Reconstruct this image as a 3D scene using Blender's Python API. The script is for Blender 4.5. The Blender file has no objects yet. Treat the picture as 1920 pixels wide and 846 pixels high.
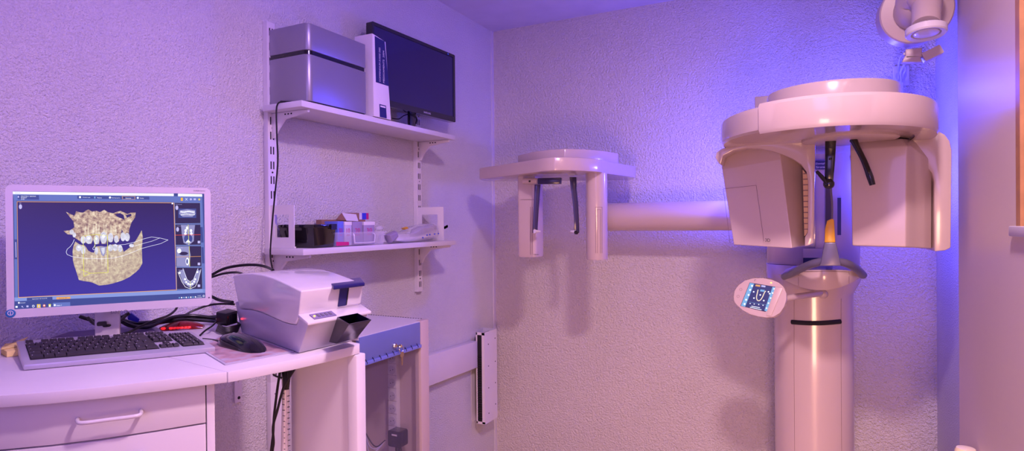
import bpy, bmesh, math, random
from mathutils import Vector, Matrix
random.seed(4)
S = bpy.context.scene
COL = S.collection
PI = math.pi

# ------------------------------------------------------------------ camera model
F = 1120.0; HC = 1.15; FZ = -.20       # floor level in build coordinates (everything is lifted by -FZ at the end)
YAW = math.atan(571/1120); PIT = -6/1120.0; ROLL = -.009
FW = Vector((-math.sin(YAW)*math.cos(PIT), math.cos(YAW)*math.cos(PIT), math.sin(PIT)))
R0 = Vector((math.cos(YAW), math.sin(YAW), 0)); U0 = R0.cross(FW)
RT = R0*math.cos(ROLL)+U0*math.sin(ROLL); UP = U0*math.cos(ROLL)-R0*math.sin(ROLL)
CAM = Vector((0, 0, HC))
def ray(px, py): return FW+RT*((px-960)/F)-UP*((py-423)/F)
def P(px, py, X=None, Y=None, Z=None, D=None):
    d = ray(px, py)
    if X is not None: t = X/d.x
    elif Y is not None: t = Y/d.y
    elif Z is not None: t = (Z-HC)/d.z
    else: t = D
    return CAM+d*t

# ------------------------------------------------------------------ materials
def lin(c):
    return tuple(((v/255)/12.92 if v/255 <= .04045 else ((v/255+.055)/1.055)**2.4) for v in c)
MATS = {}
def mat(name, rgb, rough=.5, metal=0, var=.04, vs=8, bump=0, bs=200, coat=0, trans=0, emit=0, ior=1.5, alpha=1):
    if name in MATS: return MATS[name]
    m = bpy.data.materials.new(name); m.use_nodes = True
    nt = m.node_tree; N = nt.nodes; L = nt.links
    b = N['Principled BSDF']; c = lin(rgb)
    tc = N.new('ShaderNodeTexCoord')
    nz = N.new('ShaderNodeTexNoise'); nz.inputs['Scale'].default_value = vs; nz.inputs['Detail'].default_value = 4
    L.new(tc.outputs['Object'], nz.inputs['Vector'])
    rp = N.new('ShaderNodeValToRGB')
    rp.color_ramp.elements[0].position = .3; rp.color_ramp.elements[1].position = .7
    rp.color_ramp.elements[0].color = tuple(max(0, v*(1-var)) for v in c)+(1,)
    rp.color_ramp.elements[1].color = tuple(min(1, v*(1+var)) for v in c)+(1,)
    L.new(nz.outputs['Fac'], rp.inputs['Fac'])
    if emit:
        b.inputs['Base Color'].default_value = (0.01, .01, .01, 1)
        L.new(rp.outputs['Color'], b.inputs['Emission Color']); b.inputs['Emission Strength'].default_value = emit
    else: L.new(rp.outputs['Color'], b.inputs['Base Color'])
    b.inputs['Roughness'].default_value = rough; b.inputs['Metallic'].default_value = metal
    b.inputs['IOR'].default_value = ior
    if coat: b.inputs['Coat Weight'].default_value = coat; b.inputs['Coat Roughness'].default_value = .08
    if trans: b.inputs['Transmission Weight'].default_value = trans
    if alpha < 1: b.inputs['Alpha'].default_value = alpha
    if bump:
        n2 = N.new('ShaderNodeTexNoise'); n2.inputs['Scale'].default_value = bs; n2.inputs['Detail'].default_value = 3
        L.new(tc.outputs['Object'], n2.inputs['Vector'])
        bp = N.new('ShaderNodeBump'); bp.inputs['Strength'].default_value = bump; bp.inputs['Distance'].default_value = .004
        L.new(n2.outputs['Fac'], bp.inputs['Height']); L.new(bp.outputs['Normal'], b.inputs['Normal'])
    MATS[name] = m; return m

def plaster_mat(name, rgb, strength, dist, sc_n):
    m = mat(name, rgb, .75, var=.03, vs=3)
    nt = m.node_tree; N = nt.nodes; L = nt.links; b = N['Principled BSDF']
    tc = N.new('ShaderNodeTexCoord')
    a = N.new('ShaderNodeTexNoise'); a.inputs['Scale'].default_value = sc_n; a.inputs['Detail'].default_value = 3; a.inputs['Roughness'].default_value = .55
    v = N.new('ShaderNodeTexVoronoi'); v.inputs['Scale'].default_value = sc_n*2
    L.new(tc.outputs['Object'], a.inputs['Vector']); L.new(tc.outputs['Object'], v.inputs['Vector'])
    mx = N.new('ShaderNodeMath'); mx.operation = 'MULTIPLY_ADD'; mx.inputs[1].default_value = -.25
    L.new(v.outputs['Distance'], mx.inputs[0]); L.new(a.outputs['Fac'], mx.inputs[2])
    bp = N.new('ShaderNodeBump'); bp.inputs['Strength'].default_value = strength; bp.inputs['Distance'].default_value = dist
    L.new(mx.outputs[0], bp.inputs['Height']); L.new(bp.outputs['Normal'], b.inputs['Normal'])
    return m

M_wallL = plaster_mat('textured_plaster', (226, 222, 222), .95, .0095, 150)
M_wallB = plaster_mat('rough_plaster', (222, 214, 208), 1.0, .0135, 105)
M_ceil = mat('ceiling_paint', (205, 200, 212), .85)
M_smooth = mat('lacquered_panel', (220, 200, 190), .4, var=.02, vs=2)
M_floor = mat('vinyl_floor', (176, 156, 140), .45, var=.12)
M_wood = mat('beech_wood', (176, 124, 78), .45, var=.15, vs=20)
M_lam = mat('white_laminate', (216, 210, 218), .38, var=.015)
M_lamedge = mat('laminate_edge', (220, 208, 212), .42, var=.03, vs=30)
M_metalw = mat('white_coated_steel', (224, 218, 222), .38, var=.02)
M_dark = mat('slot_dark', (26, 20, 30), .8)
M_cream = mat('cream_gloss_plastic', (198, 178, 174), .22, coat=.6, var=.01)
M_creamd = mat('cream_satin_plastic', (198, 178, 172), .38, var=.01)
M_seam = mat('panel_seam', (110, 84, 90), .6)
M_silver = mat('silver_plastic', (190, 185, 200), .32, metal=.35, var=.02)
M_alu = mat('brushed_silver', (150, 146, 162), .34, metal=.5, var=.02)
M_keys = mat('charcoal_keycap', (40, 32, 42), .5)
M_legend = mat('key_legend_white', (225, 215, 230), .5)
M_black = mat('black_gloss_plastic', (16, 13, 18), .14, coat=.5)
M_blackm = mat('black_satin_plastic', (24, 19, 26), .42)
M_rubber = mat('black_cable_rubber', (17, 13, 18), .4)
M_white = mat('white_gloss_plastic', (218, 212, 218), .2, coat=.5, var=.01)
M_grey = mat('pale_grey_plastic', (190, 184, 200), .3, var=.01)
M_blue = mat('cobalt_plastic', (32, 28, 96), .25)
M_blueg = mat('slate_blue_panel', (110, 120, 178), .4)
M_navy = mat('navy_label', (28, 28, 96), .5)
M_yellow = mat('amber_plastic', (214, 160, 40), .3)
M_paper = mat('yellow_note_paper', (245, 220, 140), .8)
M_card = mat('white_carton', (226, 218, 226), .6)
M_cardg = mat('grey_carton', (150, 136, 168), .6)
M_cardb = mat('brown_carton', (150, 110, 90), .8)
M_mag = mat('magenta_print', (196, 30, 110), .5)
M_pblue = mat('blue_print', (50, 60, 200), .5)
M_chrome = mat('chrome', (210, 208, 215), .15, metal=1)
M_brass = mat('pale_brass', (214, 190, 150), .25, metal=.9)
M_gtube = mat('anthracite_metal', (98, 92, 116), .32, metal=.15)
M_clear = mat('clear_plastic', (225, 220, 240), .1, alpha=.20, var=0)
M_film = mat('clear_film_wrap', (232, 228, 240), .12, alpha=.36, var=0, bump=1.0, bs=60)
M_glass = mat('tinted_door_glass', (150, 140, 170), .05, alpha=.13, var=0)
M_red = mat('red_glow', (240, 30, 36), .5, emit=1.3, var=.6, vs=90)
M_redcap = mat('red_translucent_shell', (120, 8, 12), .15, coat=.5)
M_amber = mat('amber_led', (255, 190, 70), .5, emit=4, var=0)
M_redled = mat('red_led', (255, 50, 70), .5, emit=3, var=0)
M_print = mat('printed_blue_photo', (150, 120, 165), .35, var=.35, vs=25)

def emat(name, rgb, st=1.0): return mat(name, rgb, .35, emit=st, var=0)

# ------------------------------------------------------------------ mesh helper
ORG = {}
class Fr:                                   # a placed frame: origin, u, v, n
    def __init__(s, o, u, v=None, n=None):
        s.o = Vector(o); s.u = Vector(u).normalized()
        if v is None: s.n = Vector(n).normalized(); s.v = s.n.cross(s.u).normalized()
        else:
            s.v = Vector(v).normalized(); s.n = s.u.cross(s.v).normalized() if n is None else Vector(n).normalized()
    def pt(s, u, v, n=0): return s.o+s.u*u+s.v*v+s.n*n
    def uv(s, px, py):
        d = ray(px, py); N = s.u.cross(s.v); t = (s.o-CAM).dot(N)/d.dot(N); q = CAM+d*t-s.o
        a = s.u.dot(s.u); b = s.u.dot(s.v); c = s.v.dot(s.v); e = q.dot(s.u); f = q.dot(s.v); k = a*c-b*b
        return ((e*c-f*b)/k, (f*a-e*b)/k)
WORLD = Fr((0, 0, 0), (1, 0, 0), (0, 1, 0))

class MB:
    def __init__(s): s.bm = bmesh.new(); s.mats = []
    def mi(s, m):
        if m is None: return 0
        if m not in s.mats: s.mats.append(m)
        return s.mats.index(m)
    def face(s, pts, m=None):
        vs = [s.bm.verts.new(p) for p in pts]
        try: f = s.bm.faces.new(vs); f.material_index = s.mi(m); return f
        except Exception: return None
    def loft(s, rings, m=None, cap=True, closed=True):
        R = [[s.bm.verts.new(p) for p in r] for r in rings]; n = len(R[0]); k = s.mi(m)
        for a, b in zip(R, R[1:]):
            for i in range(n if closed else n-1):
                j = (i+1) % n
                try: s.bm.faces.new((a[i], a[j], b[j], b[i])).material_index = k
                except Exception: pass
        if cap:
            for r in (R[0][::-1], R[-1]):
                try: s.bm.faces.new(r).material_index = k
                except Exception: pass
        return s
    def box(s, a, b, m=None, fr=WORLD):
        (x0, y0, z0), (x1, y1, z1) = a, b
        r = lambda z: [fr.pt(x0, y0, z), fr.pt(x1, y0, z), fr.pt(x1, y1, z), fr.pt(x0, y1, z)]
        return s.loft([r(z0), r(z1)], m)
    def prism(s, pts, z0, z1, m=None, fr=WORLD):
        return s.loft([[fr.pt(x, y, z0) for x, y in pts], [fr.pt(x, y, z1) for x, y in pts]], m)
    def hexa(s, bot, top, m=None): return s.loft([bot, top], m)
    def ringplate(s, outer, inner, z0, z1, fr, m=None):     # plate with a hole, same vertex counts
        k = s.mi(m); n = len(outer)
        V = [[s.bm.verts.new(fr.pt(x, y, z)) for x, y in p] for z in (z0, z1) for p in (outer, inner)]
        ob, ib, ot, it = V
        for i in range(n):
            j = (i+1) % n
            for q in ((ob[i], ob[j], ot[j], ot[i]), (it[i], it[j], ib[j], ib[i]), (ot[i], ot[j], it[j], it[i]), (ib[i], ib[j], ob[j], ob[i])):
                s.bm.faces.new(q).material_index = k
        return s
    def tube(s, pts, r, m=None, seg=10, sub=0, cap=True):
        pts = [Vector(p) for p in pts]
        if sub: pts = smooth(pts, sub)
        rs = r if isinstance(r, (list, tuple)) else [r]*len(pts)
        if len(rs) != len(pts): rs = [rs[min(len(rs)-1, int(i*len(rs)/len(pts)))] if sub == 0 else lerp_list(rs, i/(len(pts)-1)) for i in range(len(pts))]
        rings = []; up = None
        for i, p in enumerate(pts):
            t = (pts[min(i+1, len(pts)-1)]-pts[max(i-1, 0)]).normalized()
            if up is None: up = t.orthogonal().normalized()
            up = (up-t*up.dot(t)).normalized(); w = t.cross(up)
            rings.append([p+(up*math.cos(a)+w*math.sin(a))*rs[i] for a in [2*PI*k/seg for k in range(seg)]])
        return s.loft(rings, m, cap)
    def lathe(s, fr, prof, m=None, seg=32):                 # prof: (radius, n)
        return s.loft([[fr.pt(r*math.cos(2*PI*k/seg), r*math.sin(2*PI*k/seg), n) for k in range(seg)] for r, n in prof], m)
    def sphere(s, c, r, m=None, seg=14, sc=(1, 1, 1)):
        c = Vector(c); rings = []
        for i in range(1, seg//2):
            a = -PI/2+PI*i/(seg//2)
            rings.append([c+Vector((r*sc[0]*math.cos(a)*math.cos(2*PI*k/seg), r*sc[1]*math.cos(a)*math.sin(2*PI*k/seg), r*sc[2]*math.sin(a))) for k in range(seg)])
        return s.loft(rings, m)
    def text(s, txt, fr, u, v, h, m, w=None, n=.0004, rot=0, th=0):
        me = text_mesh(txt); 
        xs = [p.co.x for p in me.vertices]; ys = [p.co.y for p in me.vertices]
        if not xs: return s
        x0, x1, y0, y1 = min(xs), max(xs), min(ys), max(ys)
        sy = h/max(y1-y0, 1e-6); sx = (w/(x1-x0)) if w else sy
        k = s.mi(m); vm = []
        for p in me.vertices:
            a = (p.co.x-x0)*sx; b = (p.co.y-y0)*sy
            if rot: a, b = a*math.cos(rot)-b*math.sin(rot), a*math.sin(rot)+b*math.cos(rot)
            vm.append(s.bm.verts.new(fr.pt(u+a, v+b, n)))
        for f in me.polygons:
            try: s.bm.faces.new([vm[i] for i in f.vertices]).material_index = k
            except Exception: pass
        return s
    def poly(s, pts, m, fr, n):
        return s.face([fr.pt(x, y, n) for x, y in pts], m)
    def line(s, pts, w, m, fr, n):
        for (a, b), (c, d) in zip(pts, pts[1:]):
            L = math.hypot(c-a, d-b) or 1; x, y = -(d-b)/L*w/2, (c-a)/L*w/2
            s.poly([(a-x, b-y), (c-x, d-y), (c+x, d+y), (a+x, b+y)], m, fr, n)
    def build(s, name, m=None, parent=None, bevel=0, ang=35, seg=2, loc=None, sharp=32):
        bm = s.bm
        bmesh.ops.recalc_face_normals(bm, faces=bm.faces[:]) if not getattr(s, 'flat', False) else None
        if bevel:
            es = [e for e in bm.edges if len(e.link_faces) == 2 and e.calc_face_angle(0) > math.radians(ang)]
            bmesh.ops.bevel(bm, geom=es, offset=bevel, segments=seg, affect='EDGES', profile=.5, clamp_overlap=True)
        for f in bm.faces: f.smooth = True
        for e in bm.edges: e.smooth = len(e.link_faces) == 2 and e.calc_face_angle(0) < math.radians(sharp)
        o_ = Vector(ORG.get(parent.name, (0, 0, 0))) if parent else Vector(loc or (0, 0, 0))
        if parent is None and loc is None and len(bm.verts):
            xs = [v.co for v in bm.verts]
            o_ = Vector((sum(c.x for c in xs)/len(xs), sum(c.y for c in xs)/len(xs), min(c.z for c in xs)))
        for v in bm.verts: v.co -= o_
        me = bpy.data.meshes.new(name); bm.to_mesh(me); bm.free()
        ms = s.mats[:]
        if not ms: ms = [m]
        for q in ms: me.materials.append(q or m)
        o = bpy.data.objects.new(name, me); COL.objects.link(o)
        ORG[o.name] = tuple(o_)
        if parent: o.parent = parent
        else: o.location = o_
        return o
def lerp_list(l, t):
    x = t*(len(l)-1); i = min(int(x), len(l)-2); return l[i]*(1-x+i)+l[i+1]*(x-i)
def smooth(p, n):
    out = []; q = [p[0]*2-p[1]]+p+[p[-1]*2-p[-2]]
    for i in range(1, len(q)-2):
        a, b, c, d = q[i-1:i+3]
        for k in range(n):
            t = k/n; out.append(.5*((2*b)+(c-a)*t+(2*a-5*b+4*c-d)*t*t+(3*b-a-3*c+d)*t**3))
    return out+[p[-1]]
TM = {}
def text_mesh(txt):
    if txt in TM: return TM[txt]
    cu = bpy.data.curves.new('lettering', 'FONT'); cu.body = txt; cu.resolution_u = 2
    o = bpy.data.objects.new('lettering', cu); COL.objects.link(o)
    bpy.context.view_layer.update()
    me = bpy.data.meshes.new_from_object(o.evaluated_get(bpy.context.evaluated_depsgraph_get()))
    bpy.data.objects.remove(o); bpy.data.curves.remove(cu)
    TM[txt] = me; return me
def thing(name, label, cat, loc, group=None):
    o = bpy.data.objects.new(name, None); COL.objects.link(o); o.location = loc; o.empty_display_size = .05
    o['label'] = label; o['category'] = cat
    if group: o['group'] = group
    ORG[o.name] = tuple(loc); return o
def tag(o, label, cat, group=None, kind=None):
    o['label'] = label; o['category'] = cat
    if group: o['group'] = group
    if kind: o['kind'] = kind
    return o
def struct(o): o['kind'] = 'structure'; return o
def circ(r, n=32, cx=0, cy=0, a0=0, a1=2*PI, ry=None):
    ry = ry or r; full = abs(a1-a0-2*PI) < 1e-6
    return [(cx+r*math.cos(a0+(a1-a0)*k/(n if full else n-1)), cy+ry*math.sin(a0+(a1-a0)*k/(n if full else n-1))) for k in range(n)]
def rrect(x0, y0, x1, y1, r, n=5):
    o = []
    for cx, cy, a in ((x1-r, y1-r, 0), (x0+r, y1-r, PI/2), (x0+r, y0+r, PI), (x1-r, y0+r, 1.5*PI)):
        o += [(cx+r*math.cos(a+PI/2*k/n), cy+r*math.sin(a+PI/2*k/n)) for k in range(n+1)]
    return o
def dup(root, off, label=None):
    r = root.copy(); COL.objects.link(r); r.location = Vector(root.location)+Vector(off)
    if label: r['label'] = label
    for ch in list(root.children):
        c = ch.copy(); COL.objects.link(c); c.parent = r
        for g in list(ch.children):
            d = g.copy(); COL.objects.link(d); d.parent = c
    return r

# ------------------------------------------------------------------ room
WX, BY, RX, CZ = -1.66, 3.03, .446, 2.25
PX, PY = .40, 2.325                       # partition face and its far end
def slab(name, a, b, m): return struct(MB().box(a, b).build(name, m))
slab('floor', (WX-.12, -1.6, FZ-.08), (1.6, BY+.12, FZ), M_floor)
slab('ceiling', (WX-.12, -1.6, CZ), (1.6, BY+.12, CZ+.08), M_ceil)
slab('wall_left', (WX-.12, -1.6, FZ), (WX, BY, CZ), M_wallL)
slab('wall_back', (WX-.12, BY, FZ), (RX+.12, BY+.12, CZ), M_wallB)
slab('wall_right', (RX, PY-.1, FZ), (RX+.12, BY, CZ), M_wallL)
slab('trim_1', (WX, BY-.022, FZ), (WX+.006, BY, CZ), M_lam)
# partition with an opening (wooden reveal) near the camera
ya = P(1909, 300, X=PX).y; yb = ya-.75
za = P(1909, 424, X=PX).z
m = MB(); m.box((PX, ya, FZ), (PX+.09, PY, CZ)); m.box((PX, yb, FZ), (PX+.09, ya, za)); m.box((PX, -1.6, FZ), (PX+.09, yb, CZ))
m.box((PX, yb, 1.95), (PX+.09, ya, CZ))
struct(m.build('wall_partition', M_smooth))
w = MB(); w.box((PX-.004, ya-.03, za), (PX+.08, ya+.001, 1.95), M_wood); w.box((PX-.004, yb, za), (PX+.08, yb+.03, 1.95), M_wood)
w.box((PX-.004, yb+.03, 1.92), (PX+.08, ya-.03, 1.95), M_wood)
w.box((PX+.04, yb+.03, za), (PX+.046, ya-.03, 1.92), M_clear)
wd = struct(w.build('window_1', M_wood))
s1 = P(1903, 432, X=PX); s2 = P(1903, 443, X=PX)
MB().box((PX-.012, yb-.02, s2.z), (PX+.02, s1.y, za)).build('window_sill', M_lam, wd, bevel=.003)

# ------------------------------------------------------------------ shelf wall
SY0, SY1 = 1.434, 2.272                  # the two upright rails
def make_rail(y, z0, z1, label):
    o = MB(); w_, d = .017, .021
    o.box((WX+.001, y-w_, z0), (WX+d, y+w_, z1), M_metalw)
    z = z1-.032; k = 0
    while z > z0+.03:
        for s in (-1, 1): o.box((WX+d-.002, y+s*.0055-.0022, z-.014), (WX+d+.0006, y+s*.0055+.0022, z+.012), M_dark)
        if k % 3 == 0: o.lathe(Fr((WX+d-.001, y, z-.025), (0, 1, 0), (0, 0, 1)), [(.0032, 0), (.0032, .0025), (.001, .003)], M_chrome if k % 2 == 0 else M_dark, 10)
        z -= .05; k += 1
    r = o.build('shelf_rail', M_metalw)
    return tag(r, label, 'shelf rail', 'slotted wall rails')
make_rail(SY0, .45, 1.833, 'white slotted wall rail at the left end of the shelves, beside the silver box')
make_rail(SY1, .833, 1.70, 'white slotted wall rail at the right end, its foot above the glass cabinet')

XF = -1.46
def make_shelf(zt, label, y0=1.395, y1=2.302):
    t = thing('wall_shelf', label, 'shelf', (WX+.1, (y0+y1)/2, zt-.02), 'white wall shelves')
    MB().box((WX+.0225, y0, zt-.02), (XF, y1, zt)).build('shelf_board', M_lam, t, bevel=.0012)
    for y in (SY0, SY1):
        b = MB(); fr = Fr((WX+.021, y+.004, zt-.02), (1, 0, 0), (0, 0, 1))
        b.prism([(0, -.001), (.165, -.001), (.165, -.010), (.06, -.024), (.024, -.060), (.012, -.085), (0, -.085)], -.0045, .0045, M_metalw, fr)
        for k in range(3): b.prism([(.06+k*.014, -.006), (.068+k*.014, -.006), (.068+k*.014, -.012), (.06+k*.014, -.012)], -.005, .005, M_dark, fr)
        b.build('bracket', M_metalw, t, bevel=.0006)
    return t
ZU, ZL = 1.546, 1.070
make_shelf(ZU, 'white shelf board carrying the silver box, binder and black monitor')
make_shelf(ZL, 'white shelf board carrying the black bin, small cartons and wrapped parts')

def make_bookend(pin, pout, ptop, pbot, label):
    y = P(pin, 430, X=WX+.02).y; xo = P(pout, 430, Y=y).x
    fr = Fr((WX+.02, y, ZL+.006), (1, 0, 0), (0, 0, 1))
    W = xo-WX-.02; H = P(pout, ptop, Y=y).z-ZL-.006; k = H/.15
    o = MB(); o.ringplate(rrect(0, 0, W, H, .003), rrect(W*.16, H*.22, W*.77, H*.77, .002), -.0015, .0015, fr, M_metalw)
    o.box((WX+.02, y-.0015, ZL+.0005), (xo, y+.006, ZL+.0062), M_metalw)
    return tag(o.build('bookend', M_metalw), label, 'bookend', 'white window-frame bookends')
make_bookend(508, 552, 384, 452, 'white open-frame bookend at the left end of the lower shelf, before the black bin')
make_bookend(784, 832, 388, 430, 'white open-frame bookend at the right end of the lower shelf, behind the wrapped parts')

# silver box
bx = thing('document_box', 'silver-grey boxy device with dark waist band on the upper shelf', 'box', (-1.55, 1.6, ZU))
nx = XF-.004; y0 = P(577, 120, X=nx).y; y1 = P(686, 150, X=nx).y
bl = WX+.02
ztop = P(592, 47, X=nx).z
zband = P(592, 98, X=nx).z
def sbox(z0, z1, name, ins=0, mm=M_alu, bev=.0):
    pts = [(bl+ins, y1-ins), (bl+ins, y0+ins)]+[(nx-ins-.022+.022*math.cos(a), y0+ins+.022+.022*math.sin(a)) for a in [-PI/2+PI/2*k/6 for k in range(7)]]+[(nx-ins, y1-ins)]
    return MB().prism(pts, z0, z1).build(name, mm, bx, bevel=bev)
sbox(ZU+.0005, ZU+.005, 'foot_plinth', .004, M_blackm)
sbox(ZU+.005, zband-.0115, 'base_housing', 0, M_alu, .002)
sbox(zband-.0115, zband+.002, 'waist_band', .004, M_black)
sbox(zband+.002, ztop, 'lid', 0, M_alu, .003)
# power plug with hanging cable
c = MB(); q = WX+.09
p0 = P(546, 193, Y=y0-.006)
pts = [P(546, 193, Y=y0-.006), P(530, 191, Y=y0-.02), P(519, 200, Y=1.375), P(519, 250, Y=1.37), P(521, 300, Y=1.37), P(517, 350, Y=1.37), P(512, 400, Y=1.37), P(508, 450, Y=1.37), P(507, 480, Y=1.37), P(511, 506, Y=1.36)]
c.tube(pts, .0026, M_rubber, 8, 5)
c.tube([P(546, 193, Y=y0-.008), P(527, 191.5, Y=y0-.012)], .0055, M_blackm, 10)
tag(c.build('power_cable'), 'thin black cable hanging from the silver box down the wall', 'cable')

# binder
bd = thing('ring_binder', 'tall white binder with a dark blue spine label on the upper shelf', 'binder', (-1.55, 1.93, ZU))
by0 = P(702, 150, X=nx+.01).y; by1 = P(733, 200, X=nx+.01).y
zb = P(703, 65, X=nx+.01).z
fr = Fr((nx+.010, by0, ZU+.001), (0, 1, 0), (0, 0, 1)); W = by1-by0; H = zb-ZU
o = MB(); top = W*.70
o.prism([(-.004, 0), (W, 0), (top, H-.012), (-.008, H)], -.004, 0, M_card, fr); o.build('spine', M_card, bd, bevel=.001)
o = MB(); o.prism([(-.0045, 0), (-.0015, 0), (-.0055, H), (-.0085, H)], -.085, -.002, M_card, fr); o.build('front_cover', M_card, bd)
o = MB(); o.prism([(W-.003, 0), (W, 0), (top, H-.012), (top-.003, H-.012)], -.085, -.002, M_card, fr); o.build('back_cover', M_card, bd)
o = MB(); o.prism([(.002, .004), (W-.006, .004), (top-.004, H-.02), (-.002, H-.02)], -.08, -.006, M_legend, fr); o.build('paper_block', M_legend, bd)
o = MB(); o.prism([(.008, H*.42), (W-.012, H*.42), (top-.006, H-.012), (.004, H-.006)], 0, .0008, M_navy, fr)
o.text('COMPENDIUM SUISSE DES', fr, W*.36, H*.44, .008, M_card, w=H*.42, n=.0012, rot=PI/2)
o.text('MEDICAMENTS  2004', fr, W*.60, H*.44, .009, M_card, w=H*.40, n=.0012, rot=PI/2)
o.build('spine_label', M_navy, bd)
o = MB(); o.prism([(W*.30, .002), (W*.72, .002), (W*.68, .05), (W*.28, .05)], 0, .0008, M_navy, fr)
o.prism([(W*.33, .04), (W*.64, .04), (W*.64, .046), (W*.33, .046)], .0008, .0012, M_card, fr); o.build('publisher_mark', M_navy, bd)

# monitor on the shelf
DL, DR = 2.36, 2.853
a = P(698, 118, D=DL); b = P(853.5, 164, D=DR); mw = Vector((b.x-a.x, b.y-a.y, 0)); W = mw.length
zt = (P(698, 42.5, D=DL).z+P(853, 101, D=DR).z)/2; zb_ = (P(698, 195, D=DL).z+P(853, 227, D=DR).z)/2
fr = Fr((a.x, a.y, zb_), mw, (0, 0, 1)); H = zt-zb_
mo = thing('computer_monitor', 'black switched-off monitor standing on the upper shelf behind the binder', 'monitor', (fr.pt(W/2, 0).x, fr.pt(W/2, 0).y, ZU))
nrm = fr.n
print('shelf monitor', W, H, a, b, nrm)
o = MB(); bz = .013
o.ringplate(rrect(0, 0, W, H, .006), rrect(bz, bz+.012, W-bz, H-bz, .001), -.03, 0, fr, M_black); o.box((.01, .01, -.04), (W-.01, H-.01, -.018), M_blackm, fr)
o.build('housing', M_black, mo)
o = MB(); o.box((bz-.001, bz+.011, -.010), (W-bz+.001, H-bz+.001, -.004), mat('screen_glass_painted_reflection', (24, 16, 74), .16, coat=.4, var=.02), fr); o.build('screen', None, mo)  # blue reflection painted into the base colour of the switched-off glass
o = MB(); o.text('SAMSUNG', fr, W*.57, .008, .0075, M_legend, w=.05, n=.0006); o.build('maker_name', M_legend, mo)
o = MB(); o.box((W-.06, H-.011, 0), (W-.052, H-.004, .0008), mat('blue_sticker', (50, 110, 220), .4), fr); o.build('sticker', None, mo)
sc_ = W*.50
o = MB(); o.box((sc_-.018, ZU+.012-zb_, -.045), (sc_+.018, .03, -.03), M_black, fr); o.build('stand_neck', M_black, mo, bevel=.003)
o = MB(); fb = Fr((fr.pt(sc_, 0, -.03).x, fr.pt(sc_, 0, -.03).y, ZU+.0005), fr.u, None, (0, 0, 1))
o.lathe(Fr(fb.o, fb.u, fb.v), [(.075, 0), (.078, .004), (.07, .009), (.02, .013)], M_black, 36)
o.build('stand_base', M_black, mo)
o = MB()
o.tube([P(735, 222, Y=2.02), P(748, 223, Y=2.05), P(757, 217, Y=2.1), P(768, 214, Y=2.14), P(776, 216, Y=2.17)], .0022, M_rubber, 6, 4)
o.tube([P(776, 216, Y=2.16), P(781, 222, Y=2.17), P(780, 232, Y=2.18)], .004, M_rubber, 6, 4)
tag(o.build('monitor_lead'), 'thin black lead curling under the black monitor on the upper shelf', 'cable')

# ------------------------------------------------------------------ lower shelf contents
# black bin
bn = thing('storage_bin', 'black plastic storage bin with a rim on the lower shelf', 'bin', (-1.55, 1.53, ZL))
xf = XF-.012
def openbox(o, top, bot, th, m, rim=.004, rimh=.006):
    T = [Vector(p) for p in top]; B = [Vector(p) for p in bot]
    cT = sum(T, Vector())/len(T); cB = sum(B, Vector())/len(B)
    ins = lambda P_, c_, d: [p+(c_-p).normalized()*d for p in P_]
    Ti = ins(T, cT, th*1.4); Bi = [p+Vector((0, 0, th)) for p in ins(B, cB, th*1.4)]
    To = ins(T, cT, -rim); z = Vector((0, 0, -rimh))
    o.loft([B, [p+z for p in T], [p+z for p in To], To, Ti, Bi], m)
    return o
yb0 = P(588, 440, X=xf).y; yb1 = P(630, 440, X=xf).y; zt = P(590, 421, X=xf).z
k = .008
top = [(WX+.03, yb0, zt), (xf, yb0, zt), (xf, yb1, zt), (WX+.03, yb1, zt)]
bot = [(WX+.035, yb0+k, ZL+.001), (xf-k*.6, yb0+k, ZL+.001), (xf-k*.6, yb1-k, ZL+.001), (WX+.035, yb1-k, ZL+.001)]
o = MB(); openbox(o, top, bot, .003, M_black, .004, .010); o.build('tub', M_black, bn, bevel=.001)
o = MB(); o.box((WX+.04, yb0+.008, zt-.004), (xf-.008, yb1-.008, zt-.001), M_black); o.build('lid', M_black, bn)
o = MB(); o.box((xf+.003, yb1-.030, zt-.018), (xf+.008, yb1-.004, zt+.001), M_blackm); o.build('latch', M_blackm, bn)
# clear tray
tr = thing('clear_tray', 'clear plastic tray with a looped front handle holding small cartons', 'tray', (-1.53, 1.72, ZL))
xt = XF-.010
ty0 = P(629, 450, X=xt).y; ty1 = P(723, 440, X=xt).y; tz = P(670, 435, X=xt).z
o = MB(); k = .006
openbox(o, [(WX+.05, ty0, tz), (xt, ty0, tz), (xt, ty1, tz), (WX+.05, ty1, tz)], [(WX+.055, ty0+k, ZL+.001), (xt-k, ty0+k, ZL+.001), (xt-k, ty1-k, ZL+.001), (WX+.055, ty1-k, ZL+.001)], .002, M_clear, .005, .006)
o.build('tub', M_clear, tr)
h0 = P(663, 440, X=xt+.004).y; h1 = P(702, 440, X=xt+.004).y; hz = P(680, 455, X=xt).z
o = MB(); o.tube([(xt-.001, h0+.004, tz-.006), (xt+.006, h0, tz-.012), (xt+.006, h0+.003, hz+.004), (xt+.006, h0+.012, hz), (xt+.006, h1-.012, hz), (xt+.006, h1-.003, hz+.004), (xt+.006, h1, tz-.012), (xt-.001, h1-.004, tz-.006)], .0024, mat('milky_plastic', (225, 220, 240), .2, alpha=.75), 8, 3)
o.build('handle', None, tr)
o = MB(); o.prism([(P(630, 455, X=xt-.002).y+.003, 0), (P(655, 455, X=xt-.002).y, 0), (P(655, 455, X=xt-.002).y, .012), (P(630, 455, X=xt-.002).y+.003, .014)], 0, .0008, M_mag, Fr((xt-.004, 0, ZL+.004), (0, 1, 0), (0, 0, 1))); o.build('red_sticker', M_mag, tr)
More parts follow.
